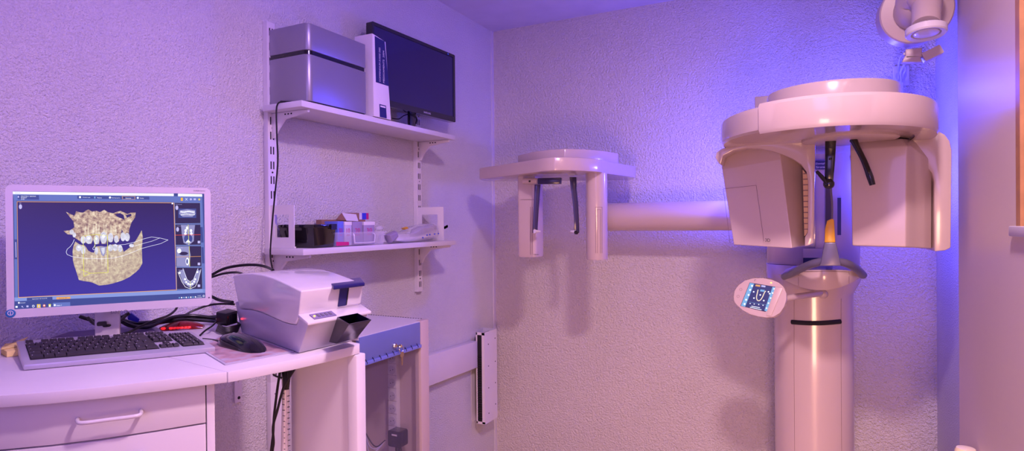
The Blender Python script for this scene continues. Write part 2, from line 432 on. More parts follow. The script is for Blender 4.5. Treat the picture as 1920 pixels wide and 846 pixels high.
# four numbered cartons in the tray
spans = [(633, 645, 415, '01', (96, 110, 210), 'leftmost'), (646, 660, 416, '10', (190, 184, 210), 'second'), (661, 680, 416, '20', (150, 136, 168), 'third'), (682, 703, 416, '30', (160, 146, 176), 'rightmost')]
for i, (xa, xb, yt, num, colr, wh) in enumerate(spans):
    xx = xt-.014; ya_ = P(xa, 430, X=xx).y; yb_ = P(xb, 430, X=xx).y-.002; zz = P((xa+xb)/2, yt, X=xx).z
    t = thing('small_carton', f'small carton printed {num} in magenta, {wh} in the clear tray', 'carton', (xx-.03, (ya_+yb_)/2, ZL+.004), 'numbered cartons in the clear tray')
    o = MB(); o.box((xx-.06, ya_, ZL+.004), (xx, yb_, zz), mat('carton_face_'+num, colr, .5)); o.build('carton_body', None, t, bevel=.0006)
    f2 = Fr((xx+.0004, ya_, ZL+.004), (0, 1, 0), (0, 0, 1)); w_ = yb_-ya_; h_ = zz-ZL-.004
    o = MB(); o.text(num, f2, w_*.25, h_*.52, h_*.20, M_mag, w=w_*.5, n=.0004); o.text('000', f2, w_*.28, h_*.40, h_*.07, M_mag, w=w_*.45, n=.0004)
    o.build('printed_number', M_mag, t)
    if i in (1, 3):
        o = MB(); o.box((xx-.061, ya_-.0004, zz-.012), (xx+.0008, yb_+.0004, zz+.0006), M_card); o.build('white_flap', M_card, t)
# larger cartons behind
t = thing('open_carton', 'grey opened carton behind the numbered cartons, white flap folded over', 'carton', (WX+.05, 1.75, ZL))
gy0 = P(608, 425, X=WX+.06).y; gy1 = P(690, 420, X=WX+.06).y; gz = P(640, 412, X=WX+.06).z
o = MB(); o.box((WX+.02, gy0, ZL+.0015), (WX+.046, gy1, gz), M_cardb); o.build('carton_body', M_cardb, t)
o = MB(); e = [P(641, 399, X=WX+.05), P(668, 402, X=WX+.05), P(672, 415, X=WX+.055), P(650, 414, X=WX+.055)]
o.loft([e, [p+Vector((-.002, 0, -.001)) for p in e]], M_card)
e = [P(630, 412, X=WX+.05), P(641, 399, X=WX+.05), P(649, 414, X=WX+.05)]
o.loft([e, [p+Vector((-.002, 0, -.001)) for p in e]], M_cardb)
for k in range(3):
    e = [P(651+k*4, 403.5+k*.5, X=WX+.0512), P(653+k*4, 403.7+k*.5, X=WX+.0512), P(654+k*4, 409+k*.5, X=WX+.0512), P(652+k*4, 408.8+k*.5, X=WX+.0512)]; o.face(e, M_cardg)
o.build('flap', M_card, t)
t = thing('striped_carton', 'brown carton end printed white, blue and magenta, rearmost and highest on the lower shelf', 'carton', (WX+.03, 1.8, ZL+.05))
cy = [P(x, 405, X=WX+.045).y for x in (656, 674, 679, 687, 691.5)]; cz0 = gz+.001; cz1 = P(680, 399.5, X=WX+.045).z
o = MB(); o.box((WX+.004, cy[0], cz0), (WX+.043, cy[4], cz1)); o.build('carton_body', M_cardb, t)
for i, (mm, nm) in enumerate(((M_card, 'white_stripe'), (M_pblue, 'blue_stripe'), (M_mag, 'magenta_stripe'))):
    o = MB(); o.box((WX+.0435, cy[i+1], cz0), (WX+.0443, cy[i+2], cz1)); o.build(nm, mm, t)
# small clear lump (glass ball) and wrapped parts
o = MB(); o.sphere(P(711, 428, X=-1.53), .016, M_film, 12, (1, 1.2, .7)); o.build
b_ = o.build('film_bag', M_film); tag(b_, 'small crumpled clear bag lying on the right end of the clear tray', 'bag')
t = thing('wrapped_handpieces', 'clear film pouch of white dental parts on the right of the lower shelf', 'pouch', (-1.54, 2.05, ZL))
xw = XF-.02
def yz(px, py, X=xw): q_ = P(px, py, X=X); return (q_.y, q_.z)
low = [(728, 455), (733, 440), (745, 441), (775, 434), (790, 424), (810, 419), (822, 419), (832, 426), (834, 440), (826, 449), (800, 453), (760, 458)]
def blob(pts, x0, x1, m_, name, steps=6, zmin=ZL+.0015):
    o = MB(); Q = [yz(*p) for p in pts]; cy_ = sum(q[0] for q in Q)/len(Q); cz_ = sum(q[1] for q in Q)/len(Q); R = []
    for i in range(steps+1):
        a = PI*i/steps; s = .55+.45*math.sin(a); x = x0+(x1-x0)*(1-math.cos(a))/2
        R.append([(x, cy_+(q[0]-cy_)*s, max(zmin, cz_+(q[1]-cz_)*s)) for q in Q])
    o.loft(R, m_); return o.build(name, m_, t)
blob(low, xw-.09, xw, M_film, 'film_pouch')
blob([(740, 454), (742, 446), (775, 443), (800, 440), (828, 432), (828, 444), (800, 449), (765, 455)], xw-.07, xw-.012, M_white, 'white_handpiece')
blob([(778, 441), (782, 430), (795, 424), (803, 427), (812, 421), (824, 423), (826, 430), (808, 436), (795, 440)], xw-.04, xw-.008, M_cardg, 'grey_tip')
blob([(768, 428), (776, 425), (779, 429), (772, 431)], xw-.05, xw-.03, M_yellow, 'yellow_cap')
blob([(727, 441), (744, 433), (748, 443), (734, 456)], xw-.03, xw+.006, M_cardg, 'foil_flap')
for pp in ((793, 446), (801, 441), (806, 440), (815, 439), (822, 438)):
    o = MB(); q_ = P(pp[0], pp[1], X=xw+.004); o.sphere(q_, .0035, M_pblue, 8); o.build('printed_dot', M_pblue, t)
o = MB()
for k in range(3):
    c_ = P(834+k*2.2, 427-k*1.2, X=xw-.02); o.loft([[c_+Vector((0, .007*math.cos(a)*s_, .007*math.sin(a)*s_)) for a in [2*PI*j/12 for j in range(12)]] for s_ in (1, .7)], M_chrome)
    pass
o.build('wire_clip', M_chrome, t)

# ------------------------------------------------------------------ worktop, drawer cabinet
ZD = .88; TH = .020
def Z(px, py, z=ZD): q_ = P(px, py, Z=z); return (q_.x, q_.y)
edge = [Z(-160, 748), Z(0, 742), Z(95, 735), Z(189, 726), Z(300, 713), Z(380, 703), Z(426, 697.5)]
edge2 = [Z(426.5, 698), Z(490, 686.5), Z(553, 674.6), Z(620, 660), Z(674, 646.5)]
jb = (WX+.002, edge[-1][1]+.10)
o = MB(); o.prism([(WX+.002, edge[0][1])]+edge+[jb], ZD-TH, ZD)
tag(o.build('worktop', M_lam, bevel=.0015), 'white curved worktop under the keyboard and bright monitor', 'worktop')
re = edge2[-1]
o = MB(); o.prism([(WX+.002, jb[1]+.001)]+[(edge2[0][0], edge2[0][1]+.001)]+edge2[1:]+[(re[0]-.01, re[1]+.012), (WX+.002, re[1]+.16)], ZD-TH, ZD)
for px in (463, 482):
    a_ = P(px, 697.2 if px < 470 else 693.4, Z=ZD-TH/2)
# (chipped edge patches)
wt = o.build('worktop', M_lam, bevel=.0015)
tag(wt, 'white worktop wing under the scanner and mouse mat, chipped front edge', 'worktop')
o = MB()
for px, py, w_ in ((463, 699.5, 10), (482, 695.2, 12)):
    A, B_ = P(px-w_/2, py+1.2, Z=ZD-.013), P(px+w_/2, py-1.2, Z=ZD-.013)
    d_ = Vector((.001, -.001, 0)); o.loft([[A+d_, A+d_+Vector((0, 0, .004)), A+d_*.2+Vector((0, 0, .004)), A+d_*.2], [B_+d_, B_+d_+Vector((0, 0, .0045)), B_+d_*.2+Vector((0, 0, .0045)), B_+d_*.2]], M_cardb)
o.build('chipped_edge', M_cardb, wt)

cb = thing('drawer_cabinet', 'white bow-fronted drawer cabinet under the curved worktop', 'cabinet', (-1.35, .55, FZ))
def inset(p, d): # push the arc in towards the wall
    v = Vector((-.80, .42)).normalized(); return (p[0]+v.x*d, p[1]+v.y*d)
fe = [inset(p, .028) for p in edge[:-1]]
rc = P(388, 780, Z=ZD-.1); 
# the front arc ends at the seam px 388
def along(px): # point of front arc under a photo column
    d = ray(px, 780)
    for (a, b) in zip(fe, fe[1:]):
        A = Vector((a[0], a[1])); B_ = Vector((b[0], b[1])); r_ = Vector((d.x, d.y)); e_ = B_-A
        k = r_.x*e_.y-r_.y*e_.x
        if abs(k) < 1e-9: continue
        u_ = (A.x*r_.y-A.y*r_.x)/(-(e_.x*r_.y-e_.y*r_.x)) if abs(e_.x*r_.y-e_.y*r_.x) > 1e-9 else 0
        if -.001 <= u_ <= 1.001:
            q_ = A+e_*u_
            if q_.dot(r_) > 0: return (q_.x, q_.y)
    return None
fe.append((fe[-1][0]+(fe[-1][0]-fe[-2][0])*1.2, fe[-1][1]+(fe[-1][1]-fe[-2][1])*1.2))
s388 = along(388) or fe[-2]; s403 = along(403) or fe[-1]
arc = [p for p in fe if p[1] < s388[1]-.004]+[s388]
body = [(WX+.01, arc[0][1])]+[inset(p, .018) for p in arc]+[inset(s403, .012), (WX+.01, s403[1]+.2)]
o = MB(); o.prism(body, FZ+.06, ZD-TH-.001); o.build('cabinet_body', M_metalw, cb)
o = MB(); o.prism([s388, s403, inset(s403, .03), inset(s388, .03)], FZ, ZD-TH-.001); o.build('side_panel_edge', M_lam, cb, bevel=.001)
o = MB(); o.prism([inset(p, .05) for p in arc]+[(WX+.1, arc[-1][1]), (WX+.1, arc[0][1])], FZ, FZ+.06); o.build('plinth', M_blackm, cb)
zs = P(388, 794, D=(Vector((s388[0], s388[1], 0))).length*1).z
zsx = HC+ray(388, 794).z*(s388[0]/ray(388, 794).x)
fr1 = [(ZD-TH-.005, zsx+.0015), (zsx-.0015, zsx-.19), (zsx-.193, zsx-.39), (zsx-.393, zsx-.59), (zsx-.593, FZ+.07)]
for i, (z1_, z0_) in enumerate(fr1):
    o = MB(); o.prism([(p[0], p[1]) for p in arc[:-1]]+[(s388[0]-.0006, s388[1]-.002)]+[inset(p, .017) for p in arc[::-1]], z0_, z1_)
    dr = o.build('drawer_front', M_lam, cb, bevel=.001)
    zh = z1_-.022
    A = along(146); B_ = along(264)
    if A and B_:
        A = Vector((A[0], A[1], 0)); B_ = Vector((B_[0], B_[1], 0)); out = Vector((.80, -.45, 0)).normalized()
        zA = HC+ray(143, 786).z*A.x/ray(143, 786).x; dz = zA-fr1[0][0]
        zz = z1_+dz
        o = MB(); pts = [A+Vector((0, 0, zz))-out*.002, A+Vector((0, 0, zz-.001))+out*.012, A+(B_-A)*.08+Vector((0, 0, zz-.002))+out*.024, A+(B_-A)*.5+Vector((0, 0, zz-.002))+out*.025, A+(B_-A)*.92+Vector((0, 0, zz-.002))+out*.024, B_+Vector((0, 0, zz-.001))+out*.012, B_+Vector((0, 0, zz))-out*.002]
        o.tube(pts, .0034, M_white, 12, 6); o.build('handle', M_white, dr)

# end panel under the wing
pa = Vector((re[0]-.012, re[1]-.008)); 
pe = thing('support_panel', 'white upright end panel carrying the right end of the worktop', 'panel', (-1.1, pa.y, FZ))
xl = P(545, 760, Y=pa.y).x; x2 = P(655, 760, Y=pa.y).x; x1 = P(673, 760, Y=pa.y).x
o = MB(); o.box((xl, pa.y+.002, FZ), (x2, pa.y+.020, ZD-TH-.001)); o.build('panel_board', M_lam, pe)
o = MB(); o.box((x2, pa.y-.006, FZ), (x1, pa.y+.024, ZD-TH-.001)); o.build('front_post', M_lam, pe, bevel=.003)

# ------------------------------------------------------------------ desk monitor
DL, DR = 1.235, 1.415
a = P(11, 470, D=DL); b = P(396, 462, D=DR); mw = Vector((b.x-a.x, b.y-a.y, 0)); W = mw.length
zt = (P(10, 346, D=DL).z+P(392, 353, D=DR).z)/2; zb_ = (P(12, 598, D=DL).z+P(399, 572, D=DR).z)/2
fr = Fr((a.x, a.y, zb_), mw, (0, 0, 1)); H = zt-zb_
print('desk monitor', W, H, a, b)
mo = thing('desktop_monitor', 'white-framed monitor on the desk showing a skull scan', 'monitor', tuple(fr.pt(W*.5, 0, -.06).xy)+(ZD,))
sx0, sx1 = fr.uv(25, 470)[0], fr.uv(384, 460)[0]; sy0, sy1 = fr.uv(200, 570)[1], fr.uv(200, 361)[1]
o = MB(); o.ringplate(rrect(0, 0, W, H, .012), rrect(sx0, sy0, sx1, sy1, .001, 5), -.03, 0, fr, M_white)
o.box((.012, .012, -.045), (W-.012, H-.012, -.015), M_white, fr); o.build('bezel', M_white, mo)
o = MB(); u_, v_ = fr.uv(211, 586); o.text('BARCO', fr, u_-.003, v_-.0035, .0065, M_gtube, w=.022, n=.0005)
o.line(circ(.0035, 14, u_+.0245, v_-.0002)+circ(.0035, 14, u_+.0245, v_-.0002)[:1], .0012, M_gtube, fr, .0005)
o.build('maker_name', M_gtube, mo)
o = MB(); u_, v_ = fr.uv(372, 358); o.text('DURSBA Service', fr, u_-.010, v_-.0012, .0028, M_gtube, w=.024, n=.0005); o.build('dealer_mark', M_gtube, mo)
o = MB(); u_, v_ = fr.uv(20, 588); c_ = Fr(fr.pt(u_, v_, 0), fr.u, fr.v); o.lathe(c_, [(.0085, .0), (.0085, .0012), (.0078, .0016)], mat('blue_round_sticker', (40, 110, 170), .4), 28)
o.line(circ(.0045, 14, 0, .001)+circ(.0045, 14, 0, .001)[:1], .0012, M_card, c_, .0019); o.line([(0, -.003), (0, .004)], .0012, M_card, c_, .002); o.build('round_sticker', None, mo)
o = MB(); u_, v_ = fr.uv(392, 558); c_ = Fr(fr.pt(u_, v_, 0), fr.u, fr.v); o.lathe(c_, [(.0016, 0), (.0016, .001), (.001, .0012)], M_gtube, 12); o.build('power_button', M_gtube, mo)

# screen picture, on the display panel
E_navy = mat('display_navy', (40, 32, 104), .3, emit=1, var=.25, vs=2)
E_hdr = emat('display_toolbar', (92, 112, 184)); E_hdr2 = emat('display_toolbar_light', (128, 148, 214)); E_dk = emat('display_dark', (34, 30, 76))
E_w = emat('display_white', (235, 235, 255), 1.15); E_or = emat('display_orange', (225, 160, 90)); E_ye = emat('display_yellow', (225, 225, 70))
E_lv = emat('display_lavender', (190, 184, 240)); E_gr = emat('display_grey_bone', (140, 140, 190)); E_rd = emat('display_red', (215, 70, 50))
E_cy = emat('display_cyan', (120, 170, 220)); E_bar = emat('display_bar', (54, 70, 140)); E_bg = emat('display_view', (44, 34, 112))
E_tooth = mat('display_enamel', (206, 206, 222), .3, emit=1, var=.25, vs=150)
def bone(name, c1, c2, c3):
    m = mat(name, c1, .3, emit=1); nt = m.node_tree
    nz = [n for n in nt.nodes if n.type == 'TEX_NOISE'][0]; nz.inputs['Scale'].default_value = 130; nz.inputs['Detail'].default_value = 8; nz.inputs['Roughness'].default_value = .7
    rp = [n for n in nt.nodes if n.type == 'VALTORGB'][0]; cr = rp.color_ramp
    cr.elements[0].position = .36; cr.elements[0].color = lin(c2)+(1,); cr.elements[1].position = .64; cr.elements[1].color = lin(c3)+(1,)
    e = cr.elements.new(.5); e.color = lin(c1)+(1,); return m
E_bone = bone('display_bone_upper', (186, 158, 140), (112, 78, 88), (232, 214, 186))
E_bone2 = bone('display_bone_lower', (190, 170, 150), (162, 138, 130), (216, 202, 172))
E_root = bone('display_root', (216, 200, 176), (170, 144, 130), (240, 230, 214))
# vertical gradient of the main view is the picture on the display
def grad(name, c1, c2, z0, z1):
    m = mat(name, c1, .3, emit=1, var=0); nt = m.node_tree
    b_ = nt.nodes['Principled BSDF']; g = nt.nodes.new('ShaderNodeNewGeometry'); sp = nt.nodes.new('ShaderNodeSeparateXYZ'); mr = nt.nodes.new('ShaderNodeMapRange'); rp = nt.nodes.new('ShaderNodeValToRGB')
    tc = nt.nodes.new('ShaderNodeTexCoord'); nt.links.new(tc.outputs['Object'], sp.inputs[0]); nt.links.new(sp.outputs['Z'], mr.inputs['Value'])
    mr.inputs['From Min'].default_value = z0; mr.inputs['From Max'].default_value = z1; nt.links.new(mr.outputs[0], rp.inputs[0])
    rp.color_ramp.elements[0].color = lin(c1)+(1,); rp.color_ramp.elements[1].color = lin(c2)+(1,); nt.links.new(rp.outputs[0], b_.inputs['Emission Color']); return m
E_main = grad('display_main_view', (56, 50, 158), (38, 26, 84), zb_-ZD+.02, zt-ZD-.03)
def SC(zx, zy): return fr.uv(zx/3.0214, 330+zy/3.0214)
def SP(o, pts, m, n): o.poly([SC(*p) for p in pts], m, fr, n)
def SL(o, pts, w, m, n): o.line([SC(*p) for p in pts], w*.00029, m, fr, n)
def ST(o, s, x, y, h, w, m, n=.0016):
    u_, v_ = SC(x, y); u2 = SC(x+w, y)[0]; o.text(s, fr, u_, v_, h*.00029, m, w=u2-u_, n=n)
def SR(o, x0, y0, x1, y1, m, n): SP(o, [(x0, y0), (x1, y0), (x1, y1), (x0, y1)], m, n)
def SE(o, x, y, rx, ry, m, n, k=14): SP(o, [(x+rx*math.cos(2*PI*i/k), y+ry*math.sin(2*PI*i/k)) for i in range(k)], m, n)
base = -.004
o = MB(); o.flat = True; o.poly([(sx0-.001, sy0-.001), (sx1+.001, sy0-.001), (sx1+.001, sy1+.001), (sx0-.001, sy1+.001)], E_bar, fr, base)
L = [base+.0003*k for k in range(1, 9)]
SP(o, [(70, 88), (984, 100), (984, 114), (70, 103)], E_w, L[0]); SP(o, [(1008, 100), (1145, 103), (1146, 117), (1008, 115)], E_w, L[0])
SP(o, [(71, 103), (1146, 117), (1147, 150), (76, 140)], E_hdr, L[0])
SP(o, [(76, 140), (90, 141), (98, 690), (82, 690)], E_hdr, L[0]); SP(o, [(1133, 150), (1147, 150), (1168, 665), (1150, 665)], E_hdr, L[0])
SP(o, [(80, 690), (1168, 642), (1170, 662), (81, 712)], E_hdr2, L[0]); SP(o, [(96, 107), (218, 109), (220, 135), (98, 133)], E_bar, L[1])
SP(o, [(436, 112), (845, 117), (846, 134), (436, 129)], E_bar, L[1]); SP(o, [(690, 114), (765, 115), (766, 133), (691, 132)], E_or, L[1]); SP(o, [(694, 116), (762, 117), (762, 131), (695, 130)], E_bar, L[2])
for s_, x, y, w_ in (('DENTSPLY SIRONA', 117, 117, 85), ('PATIENT', 117, 126, 34), ('2D/3D', 117, 134, 20), ('Démarrage', 468, 124, 42), ('Patient', 550, 126, 26), ('Radiographie', 632, 127, 48), ('Examen', 712, 128, 30), ('Suite', 792, 128, 22), ('SIDEXIS', 84, 99, 30)):
    ST(o, s_, x, y, 7, w_, E_w if y != 99 else E_bar, L[3])
for x, y in ((452, 120), (622, 122), (780, 124)): SE(o, x, y, 6, 6, E_w, L[2])
SE(o, 536, 122, 4, 6, E_cy, L[2]); SE(o, 703, 123, 4, 5, E_dk, L[3]); SE(o, 102, 118, 4, 6, E_lv, L[2])
SR(o, 1024, 123, 1036, 141, mat('display_folder', (240, 180, 40), .3, emit=1, var=0), L[2]); SL(o, [(1050, 125), (1062, 139)], 2, E_w, L[2]); SL(o, [(1062, 125), (1050, 139)], 2, E_w, L[2])
SE(o, 1081, 132, 6, 6, E_lv, L[2]); SR(o, 1097, 127, 1110, 137, E_lv, L[2]); SE(o, 1129, 133, 6, 6, mat('display_gold', (225, 200, 80), .3, emit=1, var=0), L[2])
# main view
SP(o, [(93, 144), (986, 151), (1002, 648), (101, 692)], E_or, L[1]); SP(o, [(96, 147), (983, 154), (998, 645), (104, 688)], E_main, L[2])
ST(o, '3D', 108, 156, 6, 10, E_lv, L[3]); SE(o, 114, 174, 9, 14, E_lv, L[3]); SR(o, 972, 152, 981, 160, E_w, L[3])
upper = [(372, 203), (400, 216), (420, 226), (430, 200), (452, 206), (470, 208), (486, 196), (500, 190), (520, 202), (545, 198), (566, 205), (590, 192), (610, 205), (640, 212), (660, 204), (682, 198), (700, 206), (722, 216), (740, 208), (768, 207), (765, 235), (745, 262), (732, 300), (728, 340), (700, 335), (690, 300), (684, 340), (672, 372), (655, 378), (644, 350), (636, 374), (615, 375), (606, 350), (600, 385), (575, 385), (565, 345), (560, 385), (535, 388), (528, 360), (515, 385), (480, 378), (455, 372), (425, 352), (410, 335), (380, 330), (370, 322), (358, 312), (395, 308), (420, 292), (415, 258), (396, 235)]
lower = [(425, 372), (450, 388), (480, 395), (500, 425), (530, 436), (545, 400), (575, 398), (600, 402), (640, 388), (690, 398), (700, 432), (735, 405), (765, 372), (785, 340), (802, 308), (808, 345), (803, 420), (806, 495), (790, 525), (770, 545), (735, 572), (700, 590), (665, 602), (630, 612), (600, 618), (560, 622), (525, 606), (500, 600), (470, 596), (445, 590), (438, 565), (430, 540), (418, 505), (412, 480), (410, 430), (414, 400)]
SP(o, lower, E_bone2, L[3]); SP(o, upper, E_bone, L[3])
SP(o, [(650, 218), (665, 232), (690, 242), (706, 250), (700, 222), (680, 210)], E_main, L[4]); SP(o, [(712, 222), (718, 238), (745, 225), (742, 214)], E_main, L[4]); SE(o, 520, 412, 18, 22, E_main, L[4])
for x in (482, 500, 528, 545, 560, 588, 600, 628, 655): SP(o, [(x, 255+abs(x-570)*.15), (x+7, 330), (x-7, 332)], E_root, L[4])
for x, y, rx, ry in ((470, 362, 15, 22), (502, 360, 19, 26), (545, 362, 16, 26), (586, 350, 20, 34), (626, 350, 15, 27), (658, 358, 13, 22), (696, 345, 14, 26), (720, 347, 15, 24), (405, 318, 12, 14), (420, 335, 10, 14), (445, 408, 16, 20), (470, 420, 13, 24), (545, 425, 10, 22), (625, 408, 14, 20), (652, 406, 14, 20), (680, 412, 13, 20), (745, 395, 14, 10)):
    SE(o, x, y, rx, ry, E_tooth, L[5]); SE(o, x, y-ry*.25, rx*.45, ry*.3, E_w if rx > 15 else E_tooth, L[6])
SP(o, [(562, 402), (600, 400), (596, 440), (585, 456), (574, 446)], E_gr, L[6]); SP(o, [(568, 408), (595, 406), (591, 438), (583, 448)], E_tooth, L[7])
for x in (440, 465, 490, 520, 548, 575, 600, 630, 655, 690): SP(o, [(x-6, 450), (x+6, 450), (x+1, 500+random.random()*30)], E_root, L[4])
SL(o, [(420, 360), (412, 380), (398, 400), (380, 415), (374, 432), (380, 446), (410, 458), (470, 466), (560, 470), (640, 466), (700, 452), (750, 433), (800, 412), (860, 396), (910, 384), (952, 363), (905, 352), (858, 346), (810, 358), (760, 376), (710, 388), (640, 394)], 2.2, E_w, L[7])
SL(o, [(905, 352), (860, 370), (810, 383), (760, 398)], 2, E_w, L[7]); SL(o, [(537, 393), (524, 412), (530, 420), (548, 412)], 2, E_w, L[7])
for q in ([(470, 338), (474, 570)], [(608, 340), (611, 548)], [(455, 530), (510, 552), (611, 548)], [(510, 552), (475, 570)], [(478, 340), (540, 332), (606, 338)], [(537, 340), (537, 410)]): SL(o, q, 3, E_ye, L[7])
# side views
for x0, y0_, x1_, y1_ in ((990, 152, 1134, 270), (993, 275, 1136, 392), (995, 397, 1140, 515), (1000, 520, 1144, 643)):
    SP(o, [(x0-2, y0_-2), (x1_+2, y0_-1), (x1_+4, y1_), (x0, y1_+2)], E_hdr2, L[1]); SP(o, [(x0, y0_), (x1_, y0_+1), (x1_+2, y1_-2), (x0+2, y1_)], E_dk, L[2])
SR(o, 1010, 185, 1112, 238, E_bar, L[3]); SP(o, [(1018, 195), (1060, 188), (1105, 195), (1108, 215), (1090, 232), (1035, 232), (1014, 215)], E_gr, L[4])
for k in range(9): SE(o, 1026+k*9, 203+2*math.sin(k), 4, 5, E_w, L[5]); SE(o, 1028+k*9, 218+2*math.cos(k), 4, 5, E_tooth, L[5])
SP(o, [(1025, 278), (1105, 278), (1100, 320), (1098, 370), (1070, 392), (1040, 380), (1030, 330)], E_gr, L[3]); SE(o, 1066, 356, 24, 26, E_bar, L[4]); SP(o, [(1050, 378), (1066, 360), (1082, 378)], E_w, L[5])
for x, y in ((1052, 310), (1082, 310), (1050, 328), (1084, 328), (1060, 295)): SE(o, x, y, 7, 9, E_w, L[5])
SL(o, [(993, 336), (1136, 333)], 4, E_rd, L[6]); SL(o, [(1066, 276), (1070, 392)], 3, E_ye, L[6])
SP(o, [(998, 400), (1070, 400), (1080, 450), (1072, 515), (1000, 513)], E_gr, L[3]); SE(o, 1015, 425, 12, 14, E_w, L[4]); SE(o, 1040, 440, 26, 10, E_dk, L[4]); SE(o, 1062, 485, 10, 22, E_w, L[4]); SE(o, 1060, 485, 5, 14, E_bar, L[5])
SL(o, [(996, 460), (1138, 456)], 3, E_or, L[6]); SL(o, [(1072, 398), (1075, 515)], 3, E_ye, L[6])
SL(o, [(1008, 545), (1030, 600), (1050, 630), (1078, 640), (1106, 628), (1122, 595), (1138, 530)], 3, E_w, L[5]); SP(o, [(1012, 540), (1040, 530), (1062, 590), (1078, 600), (1094, 590), (1118, 528), (1136, 540), (1120, 600), (1078, 636), (1036, 605)], E_gr, L[3])
SL(o, [(1036, 525), (1060, 588), (1078, 600), (1096, 588), (1122, 524)], 2.5, E_w, L[5])
for x, y in ((1018, 550), (1048, 586), (1055, 602), (1066, 612), (1078, 616), (1090, 612), (1100, 600), (1106, 586), (1118, 545)): SE(o, x, y, 6, 6, E_w, L[6])
SL(o, [(1078, 598), (1079, 642)], 3, E_ye, L[7])
for x, y in ((1002, 180), (1006, 303)): SE(o, x, y, 8, 13, E_lv, L[4])
for s_, x, y in (('Panorama', 996, 163), ('Longitudinal', 1000, 286), ('TSA', 1002, 410), ('Vue axiale', 1010, 536)): ST(o, s_, x, y, 6, 34, E_lv, L[6])
for y in (376, 500, 624): SR(o, 1120, y-8, 1134, y+6, E_lv, L[6])
SP(o, [(76, 360), (94, 360), (96, 472), (79, 472)], E_bar, L[2]); SL(o, [(87, 375), (89, 462)], 4, E_lv, L[3])
SP(o, [(1135, 290), (1148, 290), (1153, 378), (1139, 378)], E_bar, L[2]); SP(o, [(1141, 404), (1153, 404), (1158, 496), (1144, 496)], E_bar, L[2])
# bottom bars
SP(o, [(150, 692), (295, 686), (296, 702), (150, 708)], E_bar, L[2]); SP(o, [(318, 688), (398, 685), (398, 697), (318, 701)], E_or, L[2])
ST(o, 'Explorateur de travail 3D', 182, 702, 7, 84, E_w, L[4]); ST(o, 'Examen 3D', 334, 697, 7, 44, E_dk, L[4])
SP(o, [(80, 724), (1170, 664), (1172, 690), (81, 754)], E_bar, L[2]); ST(o, 'dentsply', 112, 724, 7, 30, E_w, L[3]); SE(o, 105, 720, 5, 5, E_w, L[3])
SR(o, 86, 738, 98, 748, E_w, L[4]); SE(o, 124, 741, 4, 4, E_lv, L[4]); SL(o, [(127, 744), (131, 748)], 2, E_lv, L[4]); SR(o, 148, 735, 160, 745, E_lv, L[4]); SE(o, 187, 739, 7, 7, E_w, L[4]); SE(o, 187, 739, 4.5, 4.5, E_bar, L[5])
SR(o, 208, 728, 228, 748, mat('display_task_yellow', (240, 205, 60), .3, emit=1, var=0), L[4]); SR(o, 214, 733, 222, 744, E_lv, L[5]); SE(o, 249, 736, 8, 8, mat('display_fox_orange', (235, 110, 50), .3, emit=1, var=0), L[4]); SE(o, 249, 735, 4, 4, E_w, L[5]); SR(o, 274, 727, 287, 743, E_ye, L[4]); SR(o, 277, 733, 284, 743, E_w, L[5])
SP(o, [(298, 720), (396, 716), (397, 742), (299, 746)], E_hdr, L[3]); SE(o, 309, 733, 6, 6, E_w, L[5]); ST(o, 'Sidexis 4', 318, 738, 8, 30, E_w, L[5])
for k in range(8): SE(o, 1016+k*13, 691-k*.6, 4, 4, E_w if k % 2 else E_cy, L[4])
ST(o, '16:52', 1120, 682, 6, 18, E_w, L[5]); ST(o, '15.02.2021', 1114, 691, 6, 30, E_w, L[5]); SE(o, 1154, 681, 5, 6, E_w, L[4]); SE(o, 1154, 681, 3, 4, E_bar, L[5])
o.build('display', E_bar, mo)
# stand
uc = fr.uv(196, 590)[0]
o = MB(); o.prism(rrect(uc-.024, ZD+.004-zb_, uc+.024, .06, .004), -.075, -.045, M_white, fr); o.build('stand_neck', M_white, mo, bevel=.004)
fl_ = Fr((fr.pt(uc, 0, -.04).x, fr.pt(uc, 0, -.04).y, ZD+.0006), fr.u, None, (0, 0, 1))
bq = [Z(78, 641, ZD+.002), Z(306, 627, ZD+.002), Z(286, 612, ZD+.002), Z(92, 624, ZD+.002)]
bq = [(max(x, WX+.006), y) for x, y in bq]
o = MB(); o.prism(bq, ZD+.0006, ZD+.008, M_grey); cx_ = sum(q[0] for q in bq)/4; cy_ = sum(q[1] for q in bq)/4
o.prism([(cx_+(x-cx_)*.93, cy_+(y-cy_)*.86) for x, y in bq], ZD+.008, ZD+.0088, mat('dark_base_inlay', (104, 88, 124), .35)); o.build('stand_base', M_grey, mo)

# ------------------------------------------------------------------ keyboard
kb = thing('computer_keyboard', 'silver keyboard with charcoal keys lying before the bright monitor', 'keyboard', (-1.38, .78, ZD))
HF, HB = .010, .024
cfl, cfr = P(44, 696, Z=ZD), P(404, 661, Z=ZD)
cbl, cbr = P(31, 641, Z=ZD+HB), P(356, 620, Z=ZD+HB)
def K(u, v, h=0):
    A = cfl.lerp(cfr, u); B_ = cbl.lerp(cbr, u); p = A.lerp(B_, v); p.z = ZD+.0015+HF+(HB-HF)*v+h; return p
o = MB(); n = 12
def kring(z0=None):
    pts = [(i/n, 0-.02*math.sin(PI*i/n)) for i in range(n+1)]+[(1-i/n, 1+.03*math.sin(PI*i/n)) for i in range(n+1)]
    out = []
    for u, v in pts:
        p = K(u, v); 
        if z0 is not None: p.z = z0
        out.append(p)
    return out
o.loft([kring(ZD+.001), kring()], M_silver); o.build('keyboard_case', M_silver, kb, bevel=.002)
o = MB()
for a_, b_2, v0, v1 in ((.038, .703, .15, .80), (.710, .822, .47, .80), (.836, .962, .15, .80)):
    pts = [K(a_, v0, .0006), K(b_2, v0, .0006), K(b_2, v1, .0006), K(a_, v1, .0006)]; o.loft([pts, [p+Vector((0, 0, .0004)) for p in pts]], M_dark)
